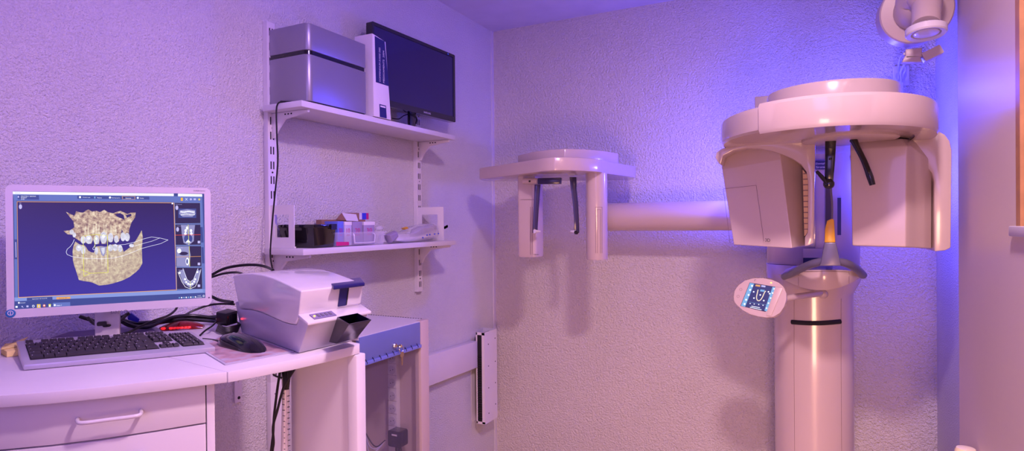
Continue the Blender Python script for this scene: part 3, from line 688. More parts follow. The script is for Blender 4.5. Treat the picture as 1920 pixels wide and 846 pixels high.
o.build('key_well', M_dark, kb)
nk = 0
def key(u0, u1, v0, v1, leg=1):
    global nk
    g = .0012; o = MB(); h = .0048
    bot = [K(u0+g, v0+.006, .0012), K(u1-g, v0+.006, .0012), K(u1-g, v1-.006, .0012), K(u0+g, v1-.006, .0012)]
    top = [K(u0+g*2.6, v0+.018, h), K(u1-g*2.6, v0+.018, h), K(u1-g*2.6, v1-.020, h), K(u0+g*2.6, v1-.020, h)]
    o.hexa(bot, top, M_keys)
    if leg:
        cu = u0+(u1-u0)*(.35 if u1-u0 < .06 else .12); cv = v0+(v1-v0)*.55; d_ = .0042; e = .020
        o.face([K(cu, cv, h+.0003), K(cu+d_, cv, h+.0003), K(cu+d_, cv+e, h+.0003), K(cu, cv+e, h+.0003)], M_legend)
    o.build('key', M_keys, kb); nk += 1
U0_, U1_ = .042, .700; rows = [(.16, .285), (.29, .41), (.415, .535), (.54, .66), (.665, .79)]
wd_ = (U1_-U0_)/15
def row(v, ws):
    x = U0_; tot = sum(ws)
    for q in ws:
        d_ = (U1_-U0_)*q/tot; key(x, x+d_, *v, leg=(q < 5)); x += d_
row(rows[0], [1.4, 1.2, 1.3, 5.6, 1.3, 1.2, 1.2, 1.5])
row(rows[1], [1.3, 1]+[1]*10+[2.6]); row(rows[2], [1.8]+[1]*11+[1, 1.2]); row(rows[3], [1.5]+[1]*12+[1.5]); row(rows[4], [1]*13+[2])
fx = [.042, .115]+[]
for g0, cnt in ((.042, 1), (.125, 4), (.325, 4), (.525, 4)):
    for k in range(cnt): key(g0+k*.045, g0+(k+1)*.045-.002, .845, .925)
for k in range(3):
    for v in ((.50, .64), (.65, .79)): key(.713+k*.036, .748+k*.036, *v)
    key(.713+k*.036, .748+k*.036, .845, .925)
    key(.713+k*.036, .748+k*.036, .16, .285)
key(.749, .784, .29, .41)
for k in range(3):
    for v in (rows[1], rows[2], rows[3], rows[4]): key(.838+k*.0305, .868+k*.0305, *v)
key(.838, .899, *rows[0]); key(.899, .929, *rows[0]); 
for v in ((.16, .41), (.415, .66), (.665, .79)): key(.930, .961, *v)
print('keys', nk)
o = MB()
for k in range(8):
    u = .40+k*.052; p_ = [K(u, .955, .0002), K(u+.03, .955, .0002), K(u+.03, .985, .0002), K(u, .985, .0002)]; o.loft([p_, [q+Vector((0, 0, .0012)) for q in p_]], M_white)
o.build('shortcut_buttons', M_white, kb)

# yellow sticky notes, pen and small white box at the left edge
o = MB(); A = [P(1, 668, Z=ZD+.001), P(12, 671, Z=ZD+.001), P(42, 669, Z=ZD+.001), P(52, 636, Z=ZD+.001), P(30, 642, Z=ZD+.001)]
A = [Z(2, 664), Z(13, 670.5), Z(40, 667), Z(34, 652), Z(10, 655)]
o.prism(A, ZD+.0006, ZD+.012, M_paper)
B3 = [Vector((*Z(2, 656, ZD+.013), ZD+.013)), Vector((*Z(34, 650, ZD+.013), ZD+.013)), P(53, 632, Z=ZD+.024), P(30, 641, Z=ZD+.016)]
o.loft([B3, [p+Vector((0, 0, .0007)) for p in B3]], M_paper)
tag(o.build('sticky_note_pad', M_paper), 'yellow sticky note pad with a lifted sheet left of the keyboard', 'note pad')
o = MB(); o.tube([P(8, 631, Z=ZD+.006), P(24, 636, Z=ZD+.006), P(40, 640, Z=ZD+.006)], [.005, .006, .004], M_grey, 10)
tag(o.build('pen', M_grey), 'pale lilac pen lying behind the yellow notes by the wall', 'pen')
o = MB(); q = Z(1.5, 672); o.box((q[0]-.06, q[1]-.10, ZD+.0006), (q[0], q[1], ZD+.022)); 
tag(o.build('white_box', M_white, bevel=.002), 'white box edge cut off by the left border beside the yellow notes', 'box')

# ------------------------------------------------------------------ mouse mat, mouse
mq = [Z(408, 685), Z(387, 660), Z(430, 640), Z(500, 633), Z(549, 661)]
mq = [Z(422, 685.5), Z(372, 655), Z(412, 632), Z(470, 632), Z(551, 661)]
mm_ = thing('mouse_mat', 'thin mouse mat with a faded pink and blue print under the mouse', 'mouse mat', (sum(q[0] for q in mq)/5, sum(q[1] for q in mq)/5, ZD))
o = MB(); o.prism(mq, ZD+.0006, ZD+.0022); o.build('mat_sheet', M_grey, mm_)
cx_ = sum(q[0] for q in mq)/5; cy_ = sum(q[1] for q in mq)/5
o = MB(); o.prism([(cx_+(x-cx_)*.93, cy_+(y-cy_)*.93) for x, y in mq], ZD+.0022, ZD+.0026)
mpr = M_print; nt = mpr.node_tree; rp = [n for n in nt.nodes if n.type == 'VALTORGB'][0]
rp.color_ramp.elements[0].color = lin((110, 84, 108))+(1,); rp.color_ramp.elements[1].color = lin((190, 185, 205))+(1,); e = rp.color_ramp.elements.new(.5); e.color = lin((190, 150, 158))+(1,)
o.build('printed_face', mpr, mm_)
ms = thing('computer_mouse', 'black computer mouse on the printed mat', 'mouse', tuple(P(455, 655, Z=ZD+.003)))
ca = Vector((*Z(492, 661, ZD+.003), 0)); cb_ = Vector((*Z(418, 643, ZD+.003), 0)); ax = (ca-cb_); Lm = ax.length; fm = Fr((cb_.x, cb_.y, ZD+.0028), ax, None, (0, 0, 1))
o = MB(); R = []
for i in range(13):
    t = i/12; w_ = .024*math.sqrt(max(.02, 1-(2*t-1)**4*.95)); hh = .030*(math.sin(PI*min(1, t*.9+.12)))**.6
    R.append([fm.pt(Lm*t, w_*math.cos(a), 0 if a > PI else hh*math.sin(a)**.7 if a < PI else 0) for a in [2*PI*k/18 for k in range(18)]])
o.loft(R, M_black); o.build('mouse_shell', M_black, ms)
o = MB(); o.sphere(fm.pt(Lm*.30, 0, .026), .004, M_grey, 10, (1.6, 1, .8)); o.build('scroll_wheel', M_grey, ms)
o = MB(); o.tube([P(420, 643, Z=ZD+.008), P(405, 638, Z=ZD+.004), P(392, 636, Z=ZD+.004), P(380, 635, Z=ZD+.004)], .0014, M_rubber, 6, 4)
o.build('mouse_cord', M_rubber, ms)

# ------------------------------------------------------------------ plate scanner
n0 = Vector((*Z(557.7, 664), 0)); r0 = Vector((*Z(673, 637), 0)); l0 = Vector((*Z(451, 625), 0))
sa = (r0-n0); SWd = sa.length; sb = (l0-n0); SD = sb.length
fs = Fr((n0.x, n0.y, ZD+.001), sb, (0, 0, 1), sa)          # u = depth, v = up, n = width
scn = thing('plate_scanner', 'white and grey x-ray plate scanner on the worktop wing', 'scanner', (n0.x-.1, n0.y+.1, ZD))
def SU(px, py): return fs.uv(px, py)
lowp = [SU(*p) for p in ((557.7, 664.2), (450.5, 624.5), (446, 603), (438.5, 567), (442, 566), (448, 580), (472, 582), (489, 587), (504, 593.5), (520, 601), (532, 606), (545, 609), (553, 610), (557, 603), (559.5, 592), (576.8, 606))]
lowp = [(u, max(v, 0)) for u, v in lowp]
upp = [SU(*p) for p in ((560, 590), (556.5, 603), (552.6, 609), (545, 608), (532, 605), (520, 600), (504, 592.5), (489, 586), (472, 581), (449, 579), (441, 545), (436.5, 517), (452, 513), (472, 512.5), (492, 515), (511, 520.5), (526, 527), (541, 534), (565, 545.7))]
o = MB(); o.prism(lowp, .003, SWd-.003, M_grey, fs); o.build('lower_body', M_grey, scn, bevel=.0025)
o = MB(); o.prism(upp, 0, SWd*.985, M_white, fs); o.build('upper_shell', M_white, scn, bevel=.004, seg=3)
side = [((u-SD*.5)*.90+SD*.5, (v-.10)*.86+.10) for u, v in upp]
fu, fv = SU(565, 546); fb_, fbv = SU(560, 590); lipu, lipv = SU(576.8, 606); l2u, l2v = SU(559.5, 592)
o = MB(); pr = [(lipu-.001, lipv-.006), (lipu-.001, lipv+.001), (l2u+.004, l2v+.003), (l2u+.004, l2v-.006)]
o.prism(pr, 0, SWd*1.03, M_white, fs); o.build('front_lip', M_white, scn, bevel=.0025)
ft = Fr(fs.pt(lipu, lipv+.0015, 0), sa, fs.pt(l2u, l2v+.0035)-fs.pt(lipu, lipv+.0015)); dl = (fs.pt(l2u, l2v)-fs.pt(lipu, lipv)).length
o = MB(); o.prism([(SWd*.12, dl*.15), (SWd*.46, dl*.15), (SWd*.46, dl*.72), (SWd*.12, dl*.72)], 0, .0012, mat('key_strip', (120, 110, 150), .4), ft); 
for k in range(4): o.box((SWd*(.20+k*.06), dl*.3, .0012), (SWd*(.235+k*.06), dl*.6, .0020), M_gtube, ft)
o.build('button_strip', None, scn)
o = MB(); o.sphere(ft.pt(SWd*.155, dl*.42, .002), .0022, M_amber, 8); o.build('amber_light', M_amber, scn)
# front slot and blue cover flap
ff = Fr(fs.pt(fu, fv, 0), sa, fs.pt(fb_, fbv)-fs.pt(fu, fv)); 
ffn = -1 if ff.n.x < 0 else 1
hgt = (fs.pt(fb_, fbv)-fs.pt(fu, fv)).length
def FB(o, a0, a1, h0, h1, d0, d1, m_): o.box((SWd*a0, hgt*h0, ffn*d0), (SWd*a1, hgt*h1, ffn*d1), m_, ff)
o = MB(); FB(o, .60, .725, .06, .92, .0, .0025, M_blue); o.build('blue_slot_plate', M_blue, scn)
o = MB(); FB(o, .725, .742, .06, .90, .0, .0030, M_black); o.build('slot_gap', M_black, scn)
o = MB(); FB(o, .745, .985, .02, .92, .0, .0022, M_white); o.build('slot_door', M_white, scn)
tq = [P(614, 529, Z=fs.pt(fu, fv).z+.002), P(625, 539.5, Z=fs.pt(fu, fv).z+.0008), P(684, 532.5, Z=fs.pt(fu, fv).z+.0008), P(676, 522.5, Z=fs.pt(fu, fv).z+.002)]
o = MB(); o.loft([[p-Vector((0, 0, .005)) for p in tq], [p+Vector((0, 0, .003)) for p in tq]], M_blue); o.build('blue_cover_flap', M_blue, scn, bevel=.002)
o = MB(); q = fs.pt(*SU(454, 598), -.0005); o.sphere(q, .003, M_redled, 8); o.build('red_light', M_redled, scn)
zt_ = .955; zb2 = .897
top = [P(632, 594.7, Z=zt_), P(654.5, 608, Z=zt_), P(696, 599.6, Z=zt_), P(670.4, 587.2, Z=zt_)]
bot = [P(617, 641.5, Z=zb2), P(631, 644.7, Z=zb2), P(669.4, 634, Z=zb2), P(655, 630, Z=zb2)]
o = MB(); mbin = mat('dark_bin_plastic', (22, 17, 44), .22, ior=1.33); openbox(o, top, bot, .0022, mbin, 0, .001); o.build('plate_bin', mbin, scn, bevel=.0012)

# ------------------------------------------------------------------ glass cabinet
CX = -1.30; ZC = .785
cy0 = P(673, 700, X=CX).y; cy1 = P(803, 620, X=CX).y
cyp = P(788, 620, X=CX).y; zc = P(790, 602, X=CX).z
cab = thing('glass_door_cabinet', 'white cabinet with a smoked glass door and slate blue head panel', 'cabinet', (WX+.15, (cy0+cy1)/2, FZ))
print('cabinet', cy0, cy1, zc)
zbp = P(788, 651, X=CX).z
o = MB(); o.box((WX+.012, cy0, zc-.012), (CX-.002, cy1, zc), M_lam); o.box((WX+.012, cy0, FZ), (WX+.03, cy1, zc-.012), M_metalw); o.box((WX+.03, cy0, FZ), (CX-.03, cy0+.014, zc-.012), M_metalw)
o.box((WX+.03, cy1-.016, FZ), (CX, cy1, zc-.012), M_creamd); o.box((WX+.03, cy0+.014, FZ), (CX-.03, cy1-.016, FZ+.02), M_metalw); o.build('carcass', M_lam, cab)
o = MB()
for k in range(26): x = WX+.03+(CX-WX-.05)*k/26; o.box((x, cy1-.0065, zc), (x+.006, cy1-.003, zc+.0012), M_dark)
o.build('vent_perforation', M_dark, cab)
o = MB(); o.box((CX-.025, cyp, FZ), (CX+.002, cy1, zc+.0004)); o.build('corner_post', M_creamd, cab, bevel=.002)
dr = MB(); dr.box((CX-.012, cy0+.004, FZ+.02), (CX-.007, cyp-.002, zbp)); dg = dr.build('glass_door', M_glass, cab)
o = MB(); o.box((CX-.014, cy0+.002, zbp), (CX+.002, cyp-.002, zc-.003)); o.build('blue_head_panel', M_blueg, cab, bevel=.002)
o = MB(); o.box((CX-.004, cy0+.002, zbp-.001), (CX+.008, cyp-.002, zbp+.011)); 
for k in range(9):
    y = cy0+(cyp-cy0)*(k+.8)/9.6; o.tube([(CX+.003, y, zbp-.002), (CX+.0095, y+.003, zbp+.008), (CX+.006, y+.004, zbp+.018)], .0013, M_dark, 5)
o.mats[0] = M_blueg if o.mats and o.mats[0] is None else o.mats[0]
o = None
h_ = MB(); h_.box((CX-.004, cy0+.002, zbp-.001), (CX+.008, cyp-.002, zbp+.011), mat('bright_blue_rail', (120, 130, 205), .3)); h_.build('grip_rail', None, cab, bevel=.002)
h_ = MB()
for k in range(9):
    y = cy0+(cyp-cy0)*(k+.8)/9.6; h_.tube([(CX+.006, y+.004, zbp-.001), (CX+.0085, y+.002, zbp+.008), (CX+.004, y-.001, zbp+.018)], .0013, M_dark, 5)
h_.build('rail_ribs', M_dark, cab)
yk = P(738, 648, X=CX).y; zk = P(738, 648, X=CX).z
o = MB(); o.lathe(Fr((CX+.001, yk, zk), (0, 1, 0), (0, 0, 1)), [(.010, 0), (.010, .006), (.007, .010), (.003, .011)], M_chrome, 20); o.build('lock', M_chrome, cab)
ky = thing('cabinet_key', 'metal key on a ring hanging in the cabinet lock', 'key', (CX+.02, yk+.008, zk-.03))
o = MB(); o.box((CX+.011, yk-.001, zk-.003), (CX+.024, yk+.001, zk+.003), M_brass); o.sphere((CX+.028, yk+.001, zk), .007, M_brass, 10, (1, .3, 1)); o.build('inserted_key', M_brass, ky)
o = MB(); o.tube([(CX+.03, yk+.004+.011*math.sin(a), zk-.010+.013*math.cos(a)) for a in [2*PI*i/16 for i in range(17)]], .0011, M_chrome, 6); o.build('key_ring', M_chrome, ky)
o = MB(); fk = Fr((CX+.030, yk+.007, zk-.030), (0, 1, 0), (0, 0, 1)); o.lathe(fk, [(.010, -.0012), (.010, .0012)], M_brass, 16); o.prism([(-.0028, -.036), (.001, -.038), (.0028, -.033), (.0045, -.029), (.0025, -.025), (.0045, -.02), (.0028, -.005), (-.0028, -.005)], -.001, .001, M_brass, fk); o.build('hanging_key', M_brass, ky)
# power strip inside, on the far side panel
YS = cy1-.040
psx = P(735, 700, Y=YS).x; hw = abs(P(743.5, 700, Y=YS).x-P(727, 700, Y=YS).x)/2; ptop = P(735, 655, Y=YS).z
ps = thing('power_strip', 'vertical white socket strip inside the glass-door cabinet', 'power strip', (psx, YS, FZ+.2))
o = MB(); o.box((psx-hw, YS, FZ+.05), (psx+hw, cy1-.017, ptop), M_white); o.build('strip_body', M_white, ps, bevel=.003)
for py in (672, 694, 718, 742, 766, 789):
    zz = P(735, py, Y=YS).z; g = Fr((psx, YS-.0003, zz), (1, 0, 0), (0, 0, 1)); o = MB(); o.lathe(g, [(hw*.78, 0), (hw*.78, .0015), (hw*.66, .0018)], M_grey, 20)
    for s_ in (-1, 1): o.lathe(Fr(g.pt(s_*hw*.28, s_*.002, .0015), g.u, g.v), [(.0017, 0), (.0017, .001)], M_dark, 8)
    o.build('socket', M_grey, ps)
    o = MB(); o.box((psx-hw, YS-.0008, zz-.020), (psx+hw, YS+.001, zz-.0195), M_seam); o.build('module_joint', M_seam, ps)
q = P(741, 823, Y=YS-.04)
o = MB(); fa = Fr((q.x, YS-.045, q.z), (1, 0, 0), (0, 0, 1)); o.prism(rrect(-.030, -.030, .030, .030, .008), -.042, 0, M_black, fa); o.box((-.012, .012, .0), (.012, .018, .0006), M_card, fa)
for k in range(3): o.tube([fa.pt(.005*k, -.028, -.02), fa.pt(-.005+.008*k, -.05, -.02), fa.pt(.02, -.07-.01*k, -.025)], .006, M_blackm, 6, 3)
tag(o.build('plug_adapter', M_black), 'black plug-in power adapter low on the socket strip in the cabinet', 'power adapter')
XS = psx-.01
o = MB()
for k in range(3):
    o.tube([P(722, 826, X=XS+.05), P(705, 838+k*4, X=XS+.06), P(690, 820+k*12, X=XS+.03), P(676+k*3, 790-k*6, X=XS+.0)], .0022, M_grey if k else M_rubber, 6, 4)
tag(o.build('cabinet_cables', M_grey), 'loose grey and black cables at the bottom left inside the cabinet', 'cable')

# ------------------------------------------------------------------ trunking and open metal channel
y0 = cy1+.004; t0 = P(804, 663, X=WX+.045); t1 = P(903, 637, X=WX+.045); u0 = P(805, 720, X=WX+.045); u1 = P(903, 686, X=WX+.045)
o = MB(); A = [(WX-.0005, t0.y, u0.z), (WX+.045, t0.y, u0.z), (WX+.045, t0.y, t0.z), (WX-.0005, t0.y, t0.z)]; B_ = [(WX-.0005, t1.y, u1.z), (WX+.045, t1.y, u1.z), (WX+.045, t1.y, t1.z), (WX-.0005, t1.y, t1.z)]
A = [(x, y0, z) for x, y, z in A]
ye = P(909, 700, X=WX+.085).y-.006
B_ = [(x, min(y, ye), z) for x, y, z in B_]
o.loft([A, B_], M_metalw)
tag(o.build('cable_trunking', M_metalw, bevel=.002), 'white horizontal cable trunking between the glass cabinet and the corner', 'trunking')
XC = WX+.085; cyA = P(909, 700, X=XC).y; cyB = P(932, 700, X=XC).y
zT = P(909, 624, X=XC).z; zB = P(909, 797, X=XC).z
ch = thing('open_cable_channel', 'upright white metal channel in the corner with black grommet strip', 'cable channel', (WX+.04, (cyA+cyB)/2, zB))
print('channel', cyA, cyB, zB, zT)
o = MB(); o.box((XC-.003, cyA, zB), (XC, cyB, zT)); o.box((WX-.0005, cyB-.003, zB), (XC-.003, cyB, zT)); 
o.build('cover_plate', M_metalw, ch)
xi = max(WX+.004, P(893.5, 700, Y=cyA).x)
o = MB(); o.box((WX-.0005, cyA, zB+.001), (WX+.0015, cyB, zT-.001), M_metalw); o.box((XC-.016, cyA-.003, zB+.002), (XC, cyA, zT-.001)); o.box((xi, cyA-.003, zB+.002), (xi+.007, cyA, zT-.001)); o.box((xi, cyA-.003, zB), (XC, cyA, zB+.012)); o.box((xi, cyA-.003, zT-.014), (XC, cyA, zT)); o.build('front_lips', M_creamd, ch)
o = MB(); o.box((xi+.006, cyA+.001, zB+.012), (XC-.004, cyB-.01, zT-.014)); o.build('dark_interior', M_dark, ch)
o = MB(); z = zB+.02
while z < zT-.12: o.box((xi+.008, cyA-.004, z), (XC-.018, cyA+.001, z+.006)); z += .0125
o.build('comb_teeth', M_blackm, ch)
o = MB()
for yv, zv in ((.3, .86), (.3, .62), (.3, .38), (.85, .64), (.85, .40), (.85, .16), (.85, .90), (.3, .1)):
    o.lathe(Fr((XC, cyA+(cyB-cyA)*yv, zB+(zT-zB)*zv), (0, 1, 0), (0, 0, 1)), [(.0035, 0), (.0035, .001), (.001, .0014)], M_dark, 8)
o.build('rivet_holes', M_dark, ch)

# ------------------------------------------------------------------ under the desk
XB = WX
o = MB(); o.box((XB+.001, P(441, 720, X=XB+.01).y, P(447, 755, X=XB+.01).z), (XB+.008, P(454, 720, X=XB+.01).y, P(447, 700, X=XB+.01).z), M_metalw)
q = P(448, 746, X=XB+.008); o.lathe(Fr((XB+.008, q.y, q.z), (0, 1, 0), (0, 0, 1)), [(.005, 0), (.005, .001), (.002, .0015)], M_dark, 12)
o.tube([(XB+.004, q.y, q.z+.05), (XB+.12, q.y, ZD-TH-.004)], .005, M_metalw, 6)
tag(o.build('wall_bracket', M_metalw), 'small white steel bracket screwed to the wall under the worktop', 'bracket')
XH = WX+.022
ya_, yb_ = P(508, 760, X=XH).y, P(548, 760, X=XH).y
o = MB(); zz = P(530, 712, X=XH).z; o.box((WX+.002, ya_, .10), (XH, yb_+.06, zz))
o.box((XH-.0003, ya_+.008, zz-.03), (XH+.0005, ya_+.05, zz-.027), M_seam); o.mats[0] = M_metalw
tag(o.build('wall_housing', M_metalw, bevel=.003), 'pale housing on the wall behind the hanging cables under the worktop', 'housing')
hs = thing('cable_sleeve', 'white slotted spiral sleeve bundling cables under the worktop', 'cable sleeve', tuple(P(534, 846, D=1.35).xy)+(.1,))
def U(px, py, d=1.35): return P(px, py, D=d)
o = MB(); c0, c1 = U(536, 730), U(533.5, 850); dn = (c1-c0).normalized(); o.tube([c0, c1, Vector((c1.x, c1.y, FZ+.002))], .0078, M_white, 20); o.build('sleeve', M_white, hs)
o = MB(); rr = .0083; camv = (CAM-c0); camv.z = 0; camv.normalize(); sv = Vector((-camv.y, camv.x, 0))
for k in range(17):
    for s_ in (-1, 1):
        z_ = c0-Vector((0, 0, .008+.0125*k+(.006 if s_ > 0 else 0)))+(dn*0)
        a0_ = s_*.75; pts = [z_+(camv*math.cos(a)+sv*math.sin(a))*rr+Vector((0, 0, -.0006*math.sin(a))) for a in [a0_-.40+.8*i/5 for i in range(6)]]
        o.tube(pts, .0008, M_dark, 4)
o.build('sleeve_slots', M_dark, hs)
o = MB()
for i, (x0_, x1_) in enumerate(((531, 532), (535, 534), (539, 536), (541, 538), (543, 539))):
    o.tube([U(x0_+i*1.2-2, 690, 1.36), U((x0_+x1_)/2+1, 712, 1.35), U(x1_, 736, 1.35)], .0030, M_rubber, 7, 4)
o.tube([U(529, 688, 1.37), U(530, 715, 1.36), U(531, 735, 1.355)], .0022, M_grey, 6, 3)
o.build('cable_bundle', M_rubber, hs)
for nm, pts, lb in (('a', [(526, 690), (520, 730), (514, 780), (512, 815), (508, 850), (505, 900)], 'left one of two black cables hanging loose beside the white spiral sleeve'), ('b', [(555, 688), (540, 712), (530, 732), (520, 770), (512, 800), (513, 830), (511, 850), (512, 900)], 'black cable slanting from the worktop and crossing another beside the white sleeve')):
    o = MB(); o.tube([U(x, y, 1.33 if nm == 'b' else 1.345) for x, y in pts], .0028, M_rubber, 8, 5); tag(o.build('hanging_cable', M_rubber), lb, 'cable', 'hanging cables under the worktop')
o = MB(); o.tube([U(509, 697, 1.4), U(516, 705, 1.38), U(529, 709, 1.36)], .0022, M_rubber, 6, 4); tag(o.build('short_cable', M_rubber), 'short black cable loop just below the worktop, above the white sleeve', 'cable')

# ------------------------------------------------------------------ cables and gadgets behind the keyboard
def cable(name, pts, r, lb, sub=5, m_=M_rubber):
    o = MB(); o.tube(pts, r, m_, 8, sub); return tag(o.build(name, m_), lb, 'cable', 'black cables behind the monitor')
dC = 1.50
cable('signal_cable', [P(150, 594, D=1.38), P(172, 601, D=1.38), P(195, 607, D=1.37), P(222, 598, D=1.40), P(242, 588, D=1.42)], .0042, 'thick black cable curving across the white stand of the bright monitor')
cable('signal_cable', [P(165, 596, D=1.37), P(178, 608, D=1.36), P(200, 611, D=1.355), P(222, 604, D=1.38), P(236, 592, D=1.41)], .0034, 'second black cable with a dark clip looping across the white monitor stand')
cable('signal_cable', [P(224, 596, D=1.48), P(240, 607, D=1.5), P(262, 613, D=1.52), P(290, 607, D=1.55), P(320, 602, D=1.56), P(360, 598, D=1.6), P(410, 594, D=1.64), P(445, 592, D=1.66)], .0052, 'thick black cable running from the blue plug to the power block')
cable('signal_cable', [P(226, 602, D=1.46), P(245, 611, D=1.47), P(275, 614, D=1.50), P(300, 605, D=1.53), P(325, 595, D=1.56), P(360, 592, D=1.6), P(405, 597, D=1.62)], .0046, 'black cable arching over the red glowing device')
cable('signal_cable', [P(228, 600, D=1.5), P(250, 606, D=1.52), P(290, 604, D=1.55), P(330, 598, D=1.58), P(370, 600, D=1.6), P(412, 603, D=1.62)], .0050, 'lowest thick black cable lying along the desk behind the keyboard')
cable('signal_cable', [P(180, 628, D=1.36), P(214, 629, D=1.37), P(240, 624, D=1.38), P(262, 613, D=1.40), P(290, 601, D=1.44), P(315, 592, D=1.5), P(330, 580, D=1.55), P(334, 566, D=1.58)], .0030, 'black cable rising from the monitor foot to behind the bezel')
cable('signal_cable', [P(345, 592, D=1.62), P(362, 583, D=1.64), P(390, 573, D=1.66), P(415, 570, D=1.66), P(440, 571, D=1.66)], .0030, 'thin black cable arching from the monitor to the scanner')
cable('signal_cable', [P(396, 556, D=1.7), P(412, 563, D=1.7), P(436, 567, D=1.66)], .0046, 'short black cable leaving the right edge of the bright monitor')
cable('signal_cable', [P(396, 516, D=1.72), P(420, 504, D=1.72), P(450, 498, D=1.72), P(480, 497, D=1.72), P(500, 501, D=1.70), P(512, 507, D=1.66)], .0040, 'uppermost black cable arching along the wall over the scanner')
cable('signal_cable', [P(396, 520, D=1.74), P(420, 513, D=1.74), P(445, 511, D=1.72), P(460, 516, D=1.64)], .0034, 'black cable dipping behind the top left corner of the scanner')
cable('signal_cable', [P(375, 629, Z=ZD+.003), P(385, 620, Z=ZD+.01), P(397, 612, Z=ZD+.02), P(405, 604, D=1.5)], .0022, 'thin black cable climbing from the desk to the power block')
o = MB(); o.prism(rrect(-.009, -.0045, .009, .0045, .003), -.005, .005, M_blackm, Fr(P(191, 607, D=1.34), fr.u, fr.v)); tag(o.build('cable_clip', M_blackm), 'small black ferrite clip on the cable before the monitor stand', 'cable clip')
o = MB(); A = [P(238, 592, D=1.45), P(247, 588, D=1.45), P(262, 599, D=1.47), P(259, 605, D=1.47), P(240, 600, D=1.45)]; o.loft([A, [p+Vector((-.02, .012, 0)) for p in A]], mat('blue_connector', (30, 30, 190), .3)); e = [P(237, 593, D=1.445), P(243, 588, D=1.445), P(240, 597, D=1.445)]; o.loft([e, [p+Vector((-.01, .01, 0)) for p in e]], M_chrome)
tag(o.build('video_plug', None, bevel=.0015), 'bright blue video plug under the monitor, right of its stand', 'plug')
# red glowing device
rg = thing('glowing_device', 'dark red device glowing red under the cables behind the keyboard', 'device', tuple(P(345, 612, Z=ZD)))
g0 = P(300, 616, Z=ZD+.004); g1 = P(382, 612, Z=ZD+.004); ga = g1-g0; fg = Fr((g0.x, g0.y, ZD+.001), ga, None, (0, 0, 1)); Lg = ga.length
o = MB(); R = []
for i in range(13):
    t = i/12; hh = .020*math.sin(PI*(.08+.84*t))**.8; w_ = .022*math.sin(PI*(.12+.76*t))**.5
    R.append([fg.pt(Lg*t, w_*math.cos(a), max(0, hh*math.sin(a))) for a in [2*PI*k/16 for k in range(16)]])
o.loft(R, M_redcap); o.build('device_shell', M_redcap, rg)
o = MB(); 
for t in (.12, .30, .38, .46, .54, .62, .70):
    o.sphere(fg.pt(Lg*t, .018 if fg.v.dot(CAM-g0) > 0 else -.018, .005), .0050, M_red, 8, (1.2, 1.2, .8))
o.build('glow_window', M_red, rg)
# power block and wound cable
pb = thing('power_block', 'black ribbed power block at the end of the cables left of the scanner', 'power block', tuple(P(424, 606, Z=ZD+.0)))
A = [P(405, 605, D=1.50), P(424, 610, D=1.47), P(446, 604, D=1.52), P(428, 600, D=1.56)]; 
fA = P(424, 610, D=1.47)
o = MB(); zlo, zhi = ZD+.02, ZD+.052; o.loft([[Vector((p.x, p.y, zlo)) for p in A], [Vector((p.x, p.y, zhi)) for p in A]], M_blackm); o.build('block_body', M_blackm, pb, bevel=.003)
o = MB(); B1, B2 = A[1], A[2]
for k in range(7):
    p = Vector((B1.x, B1.y, 0)).lerp(Vector((B2.x, B2.y, 0)), .12+k*.12); d_ = (CAM-p); d_.z = 0; d_.normalize(); o.box((p.x-.0012+d_.x*.001, p.y-.0012+d_.y*.001, zlo+.006), (p.x+.0012+d_.x*.002, p.y+.0012+d_.y*.002, zhi-.006))
o.build('rib', M_black, pb)
o = MB()
for k in range(6):
    z_ = ZD+.004+k*.0034; j = k*.002
    o.tube([P(404+k, 606, D=1.46)*0+Vector((A[0].x+j, A[0].y, z_)), Vector((A[1].x+.01, A[1].y-.01, z_-.001)), Vector((A[1].x+.012, A[1].y+.02+j, z_)), Vector((A[2].x, A[2].y, z_))], .0020, M_rubber, 6, 4)
tag(o.build('wound_cable', M_rubber), 'black cable wound up in a flat bundle beneath the power block', 'cable')

# ------------------------------------------------------------------ panoramic x-ray machine
xr = thing('panoramic_xray_machine', 'large cream dental x-ray machine on a floor column with a long side arm', 'x-ray machine', (-.01, 2.75, FZ))
CC = Vector((.015, 2.13))
def arcpts(cx, cy, rx, ry, a0, a1, n): return [(cx+rx*math.cos(a0+(a1-a0)*k/(n-1)), cy+ry*math.sin(a0+(a1-a0)*k/(n-1))) for k in range(n)]
# column lower
cl = P(1452, 640, Y=2.62).x; cr_ = P(1601.5, 640, Y=2.62).x; cxm = (cl+cr_)/2; hw = (cr_-cl)/2
colp = [(cr_, 2.92), (cr_, 2.62)]+arcpts(cxm, 2.62, hw, .12, 0, -PI, 25)[1:-1]+[(cl, 2.62), (cl, 2.92)]
zcT = P(1525, 543, Y=2.5).z
o = MB(); o.prism(colp, FZ, zcT+.05); o.build('column', M_cream, xr)
def onarc(px, py, out=.001, cy=2.62, ry=.12, rx=None):
    rx = rx or hw; d = ray(px, py); lo, hi = 2.3, 2.8
    for _ in range(40):
        mid = (lo+hi)/2; x = d.x/d.y*mid; v = ((x-cxm)/rx)**2+((mid-cy)/ry)**2
        if abs((x-cxm)/rx) >= 1: hi = cy; lo = cy; break
        ysurf = cy-ry*math.sqrt(max(0, 1-((x-cxm)/rx)**2))
        if mid < ysurf: lo = mid
        else: hi = mid
    p = P(px, py, Y=(lo+hi)/2); n_ = Vector(((p.x-cxm)/rx**2, (p.y-cy)/ry**2, 0)).normalized(); return p+n_*out
o = MB()
for px in (1489, 1577): o.tube([onarc(px, 560, .0003), onarc(px, 700, .0003), onarc(px+1, 850, .0003), onarc(px+1, 850, .0003)-Vector((0, 0, .35))], .0007, M_seam, 4)
o.build('column_seam', M_seam, xr)
